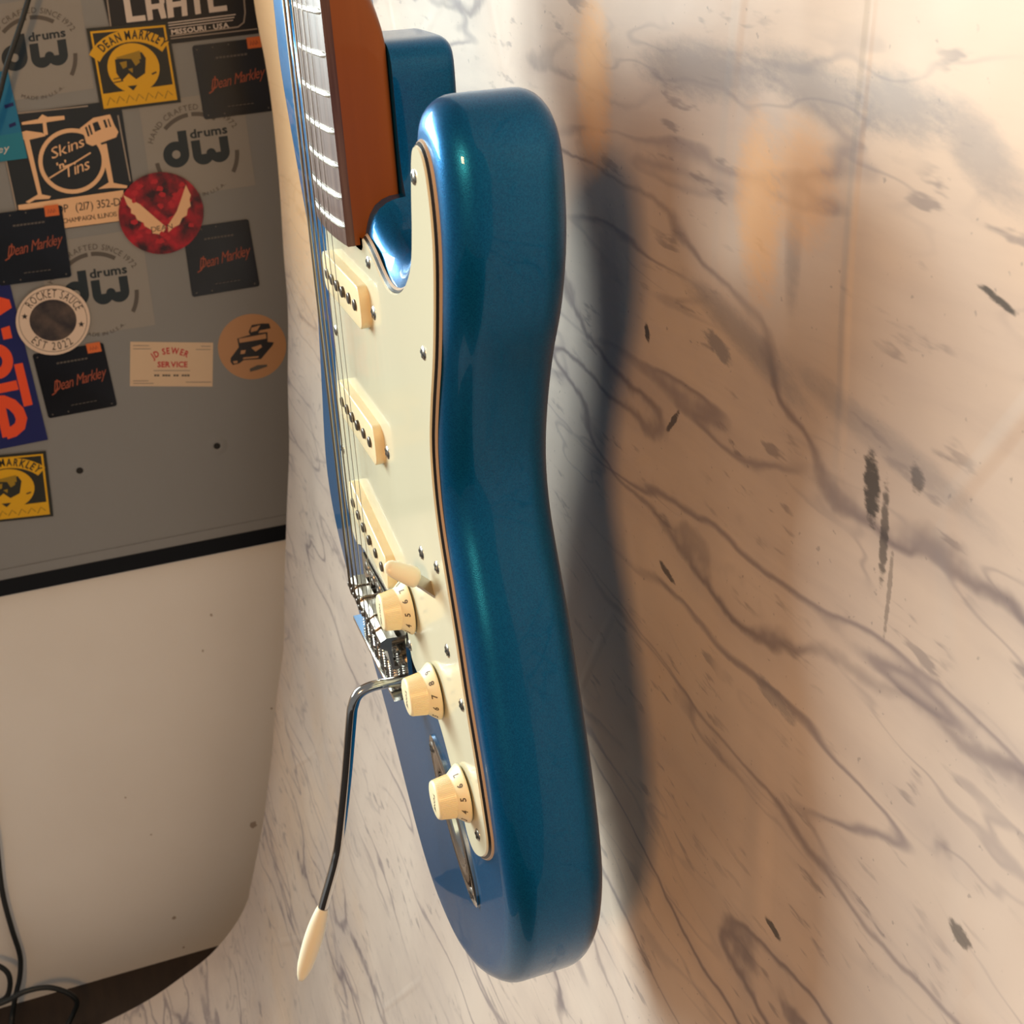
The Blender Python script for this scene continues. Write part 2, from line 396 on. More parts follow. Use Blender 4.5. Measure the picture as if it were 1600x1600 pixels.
mb = MB(); mb.tube([(-900, 762, -112), (560, 762, -112)], 11, 16)
rod = rel(mb, (0, 762, -112)).build('backdrop_rod', 'nickel', None, (0, 762, -112))
tag(rod, 'metal crossbar holding the top edge of the vinyl backdrop', 'rod')
mb = MB(); mb.box((-890, 748, -390), (-872, 776, -100)); rel(mb, (0, 762, -112)).build('bracket', 'nickel', rod, (0, 762, -112))
mb = MB(); mb.box((532, 748, -390), (550, 776, -100)); rel(mb, (0, 762, -112)).build('bracket', 'nickel', rod, (0, 762, -112))

# ------------------------------------------------------------------ guitar
GA = (0, -154, -20)
gtr = empty('electric_guitar', GA)
tag(gtr, 'metallic blue electric guitar with cream pickguard, three knobs and bent tremolo arm', 'guitar')
def part(mb, name, m, parent=gtr, at=GA, sharp=35):
    return rel(mb, at).build(name, m, parent, at, sharp)

OUT = [(37, -153), (56, -155), (73, -154), (90, -148.5), (108, -139.5), (126, -126.5), (142, -112), (155, -94), (164, -72), (167.5, -46), (164, -20), (157, 7), (148, 34), (139, 61),
       (130, 82), (123, 100), (121, 118), (124.5, 138), (132, 160), (142, 181), (148, 204), (148.5, 224), (145.5, 240), (137, 250.5), (125, 254), (114, 250), (107.5, 239), (103, 226),
       (99, 214), (93, 203.5), (85, 195), (76, 190), (67, 188), (58, 188.5), (50, 191), (43, 195), (37, 200), (33, 207), (31, 217), (30.5, 230), (30.5, 245), (29.8, 254), (26.5, 258.8), (18, 260),
       (6, 260), (-8, 260), (-20, 259), (-29, 252), (-36, 242), (-44, 237.5), (-56, 236), (-68, 239), (-77, 247), (-83, 259), (-87, 275), (-91, 292), (-97, 306), (-106, 313), (-115, 310),
       (-122, 298), (-126, 280), (-129, 260), (-130, 233), (-117, 190), (-106, 160), (-104, 145), (-109, 122), (-123, 78), (-135, 42), (-139, 20), (-137, 2), (-130, -15), (-115, -34),
       (-92, -52), (-68, -69), (-43, -88), (-21, -110), (2, -133), (18, -145)]
body_out = smooth(resample(catmull(OUT, 12), 2.2), 6)
TH = 42.0; RD = 11.0
def body():
    mb = MB(); n = len(body_out); rings = []
    K = 8
    for k in range(K + 1):
        a = PI / 2 * (1 - k / K); rings.append((RD * (1 - math.cos(a)), -RD + RD * math.sin(a)))
    for k in range(K + 1):
        a = PI / 2 * k / K; rings.append((RD * (1 - math.cos(a)), -TH + RD - RD * math.sin(a)))
    vs = []; fs = []
    nr = offset_normals(body_out)
    # the heel block has a tighter edge than the rest of the body
    def loc(p):
        t = max(0.0, min(1.0, (abs(p[0]) - 33) / 14)); h = max(0.0, min(1.0, (p[1] - 206) / 12))
        return 1.0 - 0.64 * (1 - t * t * (3 - 2 * t)) * h
    rl = [loc(p) for p in body_out]
    for _ in range(6): rl = [(rl[i - 1] + 2 * rl[i] + rl[(i + 1) % n]) / 4 for i in range(n)]
    for d, z in rings:
        vs += [(p[0] - q[0] * d * k, p[1] - q[1] * d * k, z * k if z > -TH / 2 else -TH + (z + TH) * k) for p, q, k in zip(body_out, nr, rl)]
    for i in range(len(rings) - 1):
        for j in range(n): a, b = i * n + j, i * n + (j + 1) % n; fs.append([a, b, b + n, a + n])
    fs.append(list(range(n))[::-1]); fs.append([(len(rings) - 1) * n + j for j in range(n)])
    mb.add(vs, fs)
    o = part(mb, 'body', 'blue_metallic')
    # neck pocket and jack recess are cut out of the solid
    pr = [(186, 0.6), (190.5, -0.5), (193.5, -1.4), (196.6, -2.7), (199.7, -4.9), (201.8, -8.1), (202.8, -11.3), (203.2, -16.1), (300, -16.1), (300, 30), (186, 30)]; m_ = len(pr)
    c1, c2, c3 = MB(), MB(), MB()
    c1.prism([(-28.4, 184.5), (28.4, 184.5), (28.4, 300), (-28.4, 300)], -16.1, 30)
    c2.add([(27.9, y, z) for y, z in pr] + [(42.5, y, z) for y, z in pr], [[i, (i + 1) % m_, m_ + (i + 1) % m_, m_ + i] for i in range(m_)] + [list(range(m_))[::-1], list(range(m_, 2 * m_))])
    c3.prism([(p[0], p[1]) for p in JACK_IN], -14, 10)
    cutters = []
    for cm in (c1, c2, c3):
        c = rel(cm, GA).build('cutter', 'blue_metallic', gtr, GA); cutters.append(c)
        md = o.modifiers.new('b', 'BOOLEAN'); md.operation = 'DIFFERENCE'; md.solver = 'EXACT'; md.object = c
    bpy.context.view_layer.update(); dg = bpy.context.evaluated_depsgraph_get()
    me = bpy.data.meshes.new_from_object(o.evaluated_get(dg)); o.modifiers.clear(); o.data = me; me.name = 'body'
    for c in cutters: bpy.data.objects.remove(c)
    finish(me, 32)
    if not me.materials: me.materials.append(MATS['blue_metallic'])
    return o
def offset_normals(pts):
    s = 1 if area2(pts) > 0 else -1; n = len(pts); out = []
    for i in range(n):
        t = Vector(pts[(i + 2) % n]) - Vector(pts[i - 2]); t.normalize(); out.append((s * t.y, -s * t.x))
    return out
JC = (92, -58); JD = Vector((57, -53)).normalized(); JN = Vector((-JD.y, JD.x))
def boat(L, W, n=36):
    o = []
    for k in range(n):
        a = 2 * PI * k / n; c, s = math.cos(a), math.sin(a)
        l = L / 2 * (abs(c) ** 0.9) * (1 if c > 0 else -1); w_ = W / 2 * (abs(s) ** 1.25) * (1 if s > 0 else -1)
        p = Vector(JC) + JD * l + JN * w_; o.append((p.x, p.y))
    return o
JACK_IN = boat(40, 15)
body()

# pickguard: three plies, bevelled
GUARD = [(34.6, 189), (45.6, 185.7), (58.2, 180), (68.8, 177.8), (81.5, 180.2), (94, 186.7), (103.6, 196), (108.6, 208), (112.5, 224), (117.2, 237), (124.4, 240), (131, 237), (134.6, 230), (136.5, 218.5),
         (136.1, 206), (132.7, 190), (126.3, 168.3), (117.5, 146.3), (112.3, 129.4), (111.4, 111), (113.5, 95.9), (118.4, 79.2), (125.4, 57), (132.5, 31), (141, 5.6), (147.5, -18), (149, -27), (146, -35),
         (137, -44), (127, -48.5), (119, -46), (113, -38), (99.6, -21.4), (86, -9), (70, -4.5), (54, -3.5), (46.4, 0), (43.4, 9), (40.5, 14), (20, 14.3), (0, 14.3), (-20, 14.3), (-41, 13.5), (-52, 9.5), (-62, 14),
         (-68, 28), (-69, 48), (-65, 72), (-58, 98), (-51, 125), (-49, 146), (-46, 165), (-41, 182), (-36, 189), (-29.5, 189), (-28.9, 184.2), (0, 184.2), (28.9, 184.2), (29.5, 189)]
gout = smooth(resample(catmull(GUARD, 10), 1.6), 2)
mb = MB(); mb.prism(offset(gout, 1.1), 1.75, 2.4, 0.5); guard = part(mb, 'pickguard', 'guard_cream')
mb = MB(); mb.prism(offset(gout, 0.1), 0.85, 1.75, 0.8); part(mb, 'middle_ply', 'guard_black', guard)
mb = MB(); mb.prism(offset(gout, -0.7), 0.0, 0.85, 0.6); part(mb, 'bottom_ply', 'guard_under', guard)

def cross_screw_mesh(r=2.9, h=0.95):
    mb = MB(); mb.lathe([(r, 0), (r * 0.98, h * 0.3), (r * 0.8, h * 0.72), (r * 0.5, h * 0.93), (r * 0.2, h)], n=16); return mb
def cross_mesh(r=2.9, h=0.95):
    mb = MB()
    mb.box((-r * 0.6, -0.42, h * 0.6), (r * 0.6, 0.42, h * 1.04)); mb.box((-0.42, -r * 0.6, h * 0.6), (0.42, r * 0.6, h * 1.04)); return mb
SCREW = {}
def screw(x, y, z, parent, name='screw', r=2.9, m='nickel', rot=0.6):
    key = (r, m)
    if key not in SCREW:
        a = cross_screw_mesh(r).build(name, m, parent, (x, y, z)); c = cross_mesh(r).build('cross_slot', 'slot_dark', a, (x, y, z))
        SCREW[key] = (a.data, c.data)
    else:
        a = MB().build(name, m, parent, (x, y, z), share=SCREW[key][0]); c = MB().build('cross_slot', 'slot_dark', a, (x, y, z), share=SCREW[key][1])
    a.rotation_euler = (0, random.uniform(0, 1.5), 0)
    return a
for x, y in [(119, 228), (39.8, 180.5), (-43, 128), (113, 166), (-60, 61), (106.5, 77), (47, 7), (127, 26), (136, -31.5)]:
    screw(x, y, 2.3, gtr, 'pickguard_screw', 2.7)

# neck, fingerboard, frets, nut, headstock
SCALE = 647.7
fy = lambda n: SCALE / 2 ** (n / 12)
hw = lambda y: 21.4 + 6.7 * (SCALE - y) / 455.0
def neck():
    mb = MB(); vs = []; fs = []; n = 24
    ys = [184.8, 200, 225, 250, 258, 264, 270, 276, 284, 294, 310, 340, 400, 500, 600, 640, 652]
    for y in ys:
        h = hw(y); t = min(1, max(0, (y - 256) / 46)); t = t * t * (3 - 2 * t)
        zb = -16.0 + t * (6.0 + (y - 256) / 400 * 1.0)
        row = []
        for k in range(n + 1):      # under side from +h to -h: square at the heel, C profile along the neck
            ang = PI * k / n; ex = 0.10 * (1 - t) + 0.82 * t
            X = math.copysign(abs(math.cos(ang)) ** ex, math.cos(ang)) * h; Z = 4.5 - (4.5 - zb) * (math.sin(ang) ** ex if math.sin(ang) > 1e-6 else 0)
            row.append((X, y, Z))
        vs += row
    W = n + 1
    for i in range(len(ys) - 1):
        for k in range(n): a = i * W + k; fs.append([a, a + 1, a + 1 + W, a + W])
        fs.append([i * W, i * W + n, (i + 1) * W + n, (i + 1) * W])
    fs.append(list(range(W))); fs.append([(len(ys) - 1) * W + k for k in range(W)][::-1])
    mb.add(vs, fs); part(mb, 'neck', 'maple', sharp=28)
    mb = MB(); vs = []; fs = []; ys = [184.6, 185.4, 200, 240, 300, 400, 500, 600, SCALE]; n = 12; W = n + 3
    for y in ys:
        h = hw(y)
        for k in range(n + 1): x = -h + 2 * h * k / n; vs.append((x, y, 9.5 - x * x / 482.0 - (0.5 if y == 184.6 else 0)))
        vs += [(h, y, 4.45), (-h, y, 4.45)]
    for i in range(len(ys) - 1):
        for k in range(W): a, b = i * W + k, i * W + (k + 1) % W; fs.append([a, b, b + W, a + W])
    fs.append(list(range(W))); fs.append([(len(ys) - 1) * W + k for k in range(W)])
    mb.add(vs, fs); fb = part(mb, 'fingerboard', 'rosewood')
    for k in range(1, 22):
        y = fy(k); h = hw(y); mb = MB(); pts = []; rad = []
        for j in range(13):
            x = -h + 0.2 + (2 * h - 0.4) * j / 12; pts.append((x, y, 9.35 - x * x / 482.0 + (0 if 0 < j < 12 else -0.5))); rad.append(1.25 if 0 < j < 12 else 0.6)
        pts.insert(1, (pts[0][0] + 1.6, y, pts[0][2] + 0.42)); rad.insert(1, 1.2); pts.insert(-1, (pts[-1][0] - 1.6, y, pts[-1][2] + 0.42)); rad.insert(-1, 1.2)
        pts.sort(); mb.tube(pts, rad, 10); part(mb, 'fret', 'fret_metal', fb)
    mb = MB(); mb.box((-21.4, SCALE, 4.5), (21.4, SCALE + 3.4, 11)); part(mb, 'nut', 'cover_cream')
    hs = [(-21.4, 652), (21.4, 652), (26, 665), (33, 690), (36, 712), (26, 722), (16, 728), (14, 745), (18, 770), (22, 800), (16, 822), (2, 832), (-14, 828), (-22, 815), (-30, 760), (-38, 700), (-30, 668)]
    hs = smooth(resample(catmull(hs, 8), 3), 2); mb = MB(); mb.prism(hs, -13, 1.2); head = part(mb, 'headstock', 'maple')
    for k in range(6):
        x, y = -33 + 3.1 * k + 6, 690 + k * 24
        mb = MB(); mb.lathe([(4.6, 1.2), (4.6, 2.2), (3.2, 2.4), (3.0, 9.5)], (x, y, 0), 14); part(mb, 'tuner_post', 'chrome', head)
        mb = MB(); mb.tube([(x - 9, y, -17), (x - 20, y, -17)], 2, 8); mb.tube([(x - 19, y, -17), (x - 22, y, -17), (x - 33, y, -17), (x - 35, y, -17)], [2, 5.5, 5, 2], 12)
        part(mb, 'tuner_button', 'chrome', head)
neck()

# strings
gauge = [1.17, 0.91, 0.66, 0.46, 0.34, 0.27]
for i in range(6):
    xs = -26 + 10.4 * i; xn = -17.5 + 7.0 * i
    tp = (-33 + 3.1 * i + 6 + 3.5, 690 + i * 24, 7)
    mb = MB(); mb.tube([tp, (xn, SCALE + 2, 11.2), (xn, SCALE, 11.3), (xs, 1.5, 13.2), (xs, -2.5, 12.6), (xs, -9, 7.0)], gauge[i] / 2 * 1.1, 8)
    part(mb, 'string', 'string_wound' if i < 3 else 'string_steel')

# pickups
def rrect(L, W, r, n=6):
    o = []
    for cx, cy, a0 in ((L / 2 - r, W / 2 - r, 0), (-L / 2 + r, W / 2 - r, 90), (-L / 2 + r, -W / 2 + r, 180), (L / 2 - r, -W / 2 + r, 270)):
        for k in range(n + 1): a = math.radians(a0 + 90 * k / n); o.append((cx + r * math.cos(a), cy + r * math.sin(a)))
    return o
POLE = None
for yc, ang, zt in ((160.0, 0, 6.6), (99.0, 0, 6.4), (42.3, math.atan(-0.185), 6.8)):
    ca, sa = math.cos(ang), math.sin(ang)
    R2 = lambda p: (p[0] * ca - p[1] * sa, yc + p[0] * sa + p[1] * ca)
    mb = MB(); o1 = [R2(p) for p in rrect(70, 18.2, 5.2)]
    mb.prism(o1, 2.3, zt - 0.5); o2 = offset(o1, 0.0)
    n = len(o1); vs = [(x, y, zt - 0.5) for x, y in o1] + [(x, y, zt - 0.12) for x, y in offset(o1, 0.18)] + [(x, y, zt) for x, y in offset(o1, 0.6)]
    fs = [[i + k * n, (i + 1) % n + k * n, (i + 1) % n + (k + 1) * n, i + (k + 1) * n] for i in range(n) for k in range(2)] + [[2 * n + i for i in range(n)]]
    mb.f.pop(); mb.add(vs, fs)
    bm_ = part(mb, 'pickup', 'cover_cream', sharp=50)
    for i in range(6):
        x, y = R2((-26 + 10.4 * i, 0)); dz = (0.1, 0.3, 0.6, 0.6, 0.15, 0.1)[i]
        if POLE is None:
            m_ = MB(); m_.lathe([(2.4, -2.0), (2.4, 0.55), (2.05, 0.8)], n=16); po = m_.build('pole_piece', 'steel_dark', bm_, (x, y, zt + dz)); POLE = po.data
        else: MB().build('pole_piece', 'steel_dark', bm_, (x, y, zt + dz), share=POLE)
    for s in (-1, 1):
        x, y = R2((s * 40.2, 0)); screw(x, y, 2.25, bm_, 'mounting_screw', 3.1)

# knobs
def knob(cx, cy, digits, word):
    prof = [(8.0, 3.2), (12.1, 3.4), (12.3, 4.0), (12.0, 4.6), (9.3, 8.0), (9.0, 8.4), (8.05, 15.2), (7.7, 15.7), (7.2, 15.9), (3.0, 16.0), (0.4, 16.02)]
    mb = MB(); mb.lathe(prof, (cx, cy, 0), 56); k = part(mb, 'control_knob', 'knob_cream', sharp=40)
    # fine grip flutes on the barrel
    mb = MB(); nf = 72
    for j in range(nf):
        a = 2 * PI * j / nf; c, s = math.cos(a), math.sin(a)
        mb.tube([(cx + 8.92 * c, cy + 8.92 * s, 8.7), (cx + 8.0 * c, cy + 8.0 * s, 14.9)], 0.20, 5)
    part(mb, 'grip_flutes', 'knob_cream', k)
    for ch, phi in digits:
        vs, fs = GL[ch, 0.03]; xm = (min(v[0] for v in vs) + max(v[0] for v in vs)) / 2; ym = (min(v[1] for v in vs) + max(v[1] for v in vs)) / 2
        p = math.radians(phi); er = Vector((math.cos(p), math.sin(p), 0)); et = Vector((-math.sin(p), math.cos(p), 0))
        slope = (Vector((0, 0, 3.4)) - er * 2.7).normalized(); nrm = (er * 3.4 + Vector((0, 0, 2.7))).normalized()
        o0 = Vector((cx, cy, 6.2)) + er * 10.73 + nrm * 0.05
        m_ = MB(); m_.add([o0 + et * (v[0] - xm) * 3.6 + slope * (v[1] - ym) * 3.6 for v in vs], fs)
        part(m_, 'numeral', 'print_grey', k)
    lay, wd = text2d(word, 0.03, 0.1); sz = 11.0 / wd if len(word) > 4 else 9.0 / wd; sz = min(sz, 3.0); m_ = MB()
    for ch, x0, _ in lay:
        vs, fs = GL[ch, 0.03]; m_.add([(cx + 1.0 + (v[1] - 0.35) * sz, cy - ((v[0] + x0) - wd / 2) * sz, 16.06) for v in vs], fs)
    part(m_, 'lettering', 'print_grey', k)
knob(54.4, 31.3, [('8', 104), ('7', 74), ('6', 43), ('5', 12), ('4', -18), ('3', -48)], 'VOLUME')
knob(89.4, 9.4, [('9', 82), ('8', 52), ('7', 22), ('6', -8), ('5', -38)], 'TONE')
knob(122.0, -20.3, [('7', 85), ('6', 55), ('5', 25), ('4', -5), ('3', -35)], 'TONE')

# blade switch
s0, s1 = Vector((84, 72.3)), Vector((112, 42.2)); sd = (s1 - s0).normalized(); sn = Vector((-sd.y, sd.x)); smid = (s0 + s1) / 2
def quad(c, d, n, L, W): return [tuple(c + d * a * L / 2 + n * b * W / 2) for a, b in ((-1, -1), (1, -1), (1, 1), (-1, 1))]
mb = MB(); mb.prism(quad(smid, sd, sn, 27, 1.8), 2.0, 2.36); sw = part(mb, 'switch_slot', 'slot_dark')
for p in (s0, s1): screw(p.x, p.y, 2.25, gtr, 'switch_screw', 3.0)
def lever_tip():
    a = at_z(676, 921, 2.4); X = a[0]
    pts = [at_x(676, 921, X), at_x(664, 913, X), at_x(648, 903, X)]
    mb = MB(); A, B = Vector(a), Vector(pts[2]); d = (B - A).normalized(); n = Vector((sd.x, sd.y, 0)); n = (n - d * n.dot(d)).normalized(); t = d.cross(n)
    vs = []
    for q, hwid in ((A - d * 3, 2.9), (B, 2.6)):
        for sx, sy in ((-1, -1), (1, -1), (1, 1), (-1, 1)): vs.append(q + n * sx * hwid + t * sy * 0.6)
    mb.add(vs, [[0, 1, 2, 3][::-1], [4, 5, 6, 7]] + [[i, (i + 1) % 4, 4 + (i + 1) % 4, 4 + i] for i in range(4)])
    lv = part(mb, 'switch_lever', 'nickel')
    T0, T1 = Vector(at_x(656, 905, X)), Vector(at_x(601, 884, X)); ax = (T1 - T0); Ln = ax.length; ax.normalize()
    mb = MB(); vs = []; fs = []; n_ = 20; K = 12
    n2 = (n - ax * n.dot(ax)).normalized(); t2 = ax.cross(n2)
    for i in range(K + 1):
        u = i / K; e = math.sqrt(max(0.0, 1 - abs(2 * u - 1) ** 5)) if 0 < i < K else 0.25
        wn = (5.2 - 1.9 * u) * e; wt = (3.6 - 1.3 * u) * e
        for k in range(n_): aa = 2 * PI * k / n_; vs.append(T0 + ax * Ln * u + n2 * wn * math.cos(aa) + t2 * wt * math.sin(aa))
    for i in range(K):
        for k in range(n_): p, q = i * n_ + k, i * n_ + (k + 1) % n_; fs.append([p, q, q + n_, p + n_])
    fs.append(list(range(n_))[::-1]); fs.append([K * n_ + k for k in range(n_)])
    mb.add(vs, fs); part(mb, 'switch_tip', 'tip_cream', lv, sharp=60)
lever_tip()

# tremolo bridge
def bridge():
    mb = MB()
    prof = [(12.5, 1.2), (12.5, 3.2), (-22.6, 3.2), (-22.6, 11.2), (-24.8, 11.2), (-24.8, 1.2)]     # (y,z): plate with its turned-up rear flange
    X0, X1 = -38.5, 41.5; n = len(prof)
    vs = [(X0, y, z) for y, z in prof] + [(X1, y, z) for y, z in prof]
    mb.add(vs, [[i, (i + 1) % n, n + (i + 1) % n, n + i] for i in range(n)] + [[0, 1, 2, 5][::-1], [2, 3, 4, 5][::-1], [n, n + 1, n + 2, n + 5], [n + 2, n + 3, n + 4, n + 5]])
    br = part(mb, 'bridge_plate', 'chrome', sharp=30)
    for i in range(6): screw(-28 + 11.2 * i, 9.0, 3.2, br, 'plate_screw', 3.6)
    for i in range(6):
        x = -26 + 10.4 * i; jy = (0.8, 0.0, -1.4, 0.9, 0.2, -0.8)[i]
        mb = MB(); w2 = 4.95
        pr = [(3.5, 4.6), (3.8, 9.6), (2.4, 12.3), (0.2, 12.9), (-1.6, 12.0), (-3.0, 9.6), (-11.5, 8.6), (-13.5, 7.8), (-13.5, 5.0), (-12.2, 5.0), (-12.0, 7.0), (-2.4, 7.6), (2.0, 7.0), (2.2, 4.6)]
        n = len(pr); vs = [(x - w2, y + jy, z) for y, z in pr] + [(x + w2, y + jy, z) for y, z in pr]
        bm = [[i2, (i2 + 1) % n, n + (i2 + 1) % n, n + i2] for i2 in range(n)] + [list(range(n))[::-1], [n + q for q in range(n)]]
        mb.add(vs, bm); sd_ = part(mb, 'saddle', 'nickel', br, sharp=30)
        for s in (-1, 1):
            m_ = MB(); m_.lathe([(1.5, 3.2), (1.5, 13.2), (1.1, 13.6)], (x + s * 3.3, 0.6 + jy, 0), 10); part(m_, 'height_screw', 'steel_dark', sd_)
        m_ = MB(); m_.tube([(x, -11 + jy, 6.4), (x, -27.5, 6.4)], 1.3, 10); m_.tube([(x, -24.9, 6.4), (x, -27.2, 6.4), (x, -27.6, 6.4)], [2.7, 2.6, 1.6], 12); part(m_, 'intonation_screw', 'chrome', sd_)
        m_ = MB(); hp = []
        for q in range(61):
            a = q / 60 * 2 * PI * 6; hp.append((x + 2.2 * math.cos(a), -13.8 + jy - (8.4 + jy) * q / 60, 6.4 + 2.2 * math.sin(a)))
        m_.tube(hp, 0.36, 5); part(m_, 'spring', 'chrome', sd_)
    # the arm screws into the plate by the treble corner
    AX = 34.0
    PTS = [(632, 1062), (612, 1066), (590, 1070), (570, 1077), (558, 1087), (552, 1102), (549, 1122), (541, 1220), (531, 1312), (526, 1340), (521, 1360), (511, 1395), (503, 1424)]
    P = [at_x(u, v, AX) for u, v in PTS]; base = Vector(P[0]); P = [(base.x, base.y, 2.0)] + P
    P = catmull(P, 6, False); mb = MB(); mb.tube(P, 2.55, 16); arm = part(mb, 'tremolo_arm', 'chrome', br, sharp=60)
    A, B = Vector(at_x(505, 1418, AX)), Vector(at_x(470, 1530, AX)); mb = MB(); pts = []; rad = []
    for k in range(17):
        u = k / 16; pts.append(A.lerp(B, u)); rad.append(2.9 + 1.9 * math.sin(PI * min(1, u * 0.95) ** 0.8) if u < 0.97 else 1.3)
    pts.append(B + (B - A).normalized() * 0.7); rad.append(0.3)
    for q, k in ((3.9, 13), (3.4, 14), (2.7, 15), (1.6, 16)): rad[k] = q
    mb.tube(pts, rad, 20); part(mb, 'arm_tip', 'tip_cream', arm, sharp=60)
bridge()

# jack plate: boat shaped, dished in the middle
def jack():
    mb = MB(); n = 36
    rings = [(boat(78, 27), 0.0), (boat(78, 27), 1.1), (boat(75.5, 25.2), 1.7), (boat(46, 18), 1.5), (boat(39, 14.4), 0.2), (boat(33, 11.5), -7), (boat(20, 9), -11)]
    vs = [(x, y, z) for o, z in rings for x, y in o]; fs = []
    for i in range(len(rings) - 1):
        for k in range(n): a, b = i * n + k, i * n + (k + 1) % n; fs.append([a, b, b + n, a + n])
    fs.append([(len(rings) - 1) * n + k for k in range(n)])
    mb.add(vs, fs); j = part(mb, 'jack_plate', 'chrome', sharp=40)
    for s in (-1, 1):
        p = Vector(JC) + JD * 33 * s; screw(p.x, p.y, 1.5, j, 'plate_screw', 3.3)
    c = Vector(JC); mb = MB(); mb.lathe([(4.6, -10.9), (4.6, -8.6), (3.2, -8.4), (3.0, -10.5)], (c.x, c.y, 0), 18); part(mb, 'jack_socket', 'nickel', j)
jack()

# wall hanger that carries the guitar by its headstock (above the picture)
mb = MB(); mb.tube([(0, 700, -390), (0, 700, -60), (0, 690, -40)], 7, 12); mb.tube([(0, 690, -40), (-34, 672, -40), (-41, 662, -22), (-41, 658, 18)], 5, 10); mb.tube([(0, 690, -40), (34, 672, -40), (41, 662, -22), (41, 658, 18)], 5, 10)
hang = rel(mb, (0, 700, -390)).build('guitar_hanger', 'black_rubber', None, (0, 700, -390))
tag(hang, 'black yoke hanger on the wall holding the guitar by its headstock', 'hanger')
mb = MB(); mb.box((-40, 660, -390), (40, 740, -378)); rel(mb, (0, 700, -390)).build('mounting_plate', 'black_rubber', hang, (0, 700, -390))

# ------------------------------------------------------------------ grey cabinet on the left wall
cab = empty('metal_cabinet', (CABX, -447, 200)); CA = (CABX, -447, 200)
tag(cab, 'grey metal cabinet front covered in music stickers above the white wall', 'cabinet')
def wx(mb, x0, x1, pts):      # prism in the wall plane: pts are (y,z)
    n = len(pts); vs = [(x0, y, z) for y, z in pts] + [(x1, y, z) for y, z in pts]
    mb.add(vs, [[i, (i + 1) % n, n + (i + 1) % n, n + i] for i in range(n)] + [list(range(n))[::-1], list(range(n, 2 * n))])
yb0 = at_x(200, 867, CABX)[1]; yb1 = at_x(200, 891, CABX)[1]
mb = MB(); wx(mb, WALLX + 0.3, CABX, [(yb0, -380), (900, -380), (900, 425), (yb0, 425)])
# pressed ridge along the bottom edge
wx(mb, CABX - 1, CABX + 1.4, [(yb0, -380), (yb0 + 13, -380), (yb0 + 13, 425), (yb0, 425)])
rel(mb, CA).build('front_panel', 'grey_metal', cab, CA)
mb = MB(); wx(mb, WALLX + 0.3, CABX + 2.5, [(yb1, -380), (yb0, -380), (yb0, 425), (yb1, 425)]); rel(mb, CA).build('bottom_trim', 'black_trim', cab, CA)
for u, v in ((124.5, 735), (339, 696.5)):
    p = at_x(u, v, CABX); mb = MB(); n = 20; vs = []; fs = []
    for r, h in ((13, 0.05), (9, 0.5), (5.0, 1.3), (4.2, 1.0), (3.8, 0.3)):
        vs += [(p[0] + h, p[1] + r * math.cos(2 * PI * k / n), p[2] + r * math.sin(2 * PI * k / n)) for k in range(n)]
    for i in range(4):
        for k in range(n): a, b = i * n + k, i * n + (k + 1) % n; fs.append([a, b, b + n, a + n])
    mb.add(vs, fs); d = rel(mb, CA).build('dimple', 'grey_metal', cab, CA, 60)
    mb = MB(); wx(mb, CABX, CABX + 1.0, [(p[1] + 4.0 * math.cos(2 * PI * k / n), p[2] + 4.0 * math.sin(2 * PI * k / n)) for k in range(n)]); rel(mb, CA).build('screw_hole', 'slot_dark', d, CA)

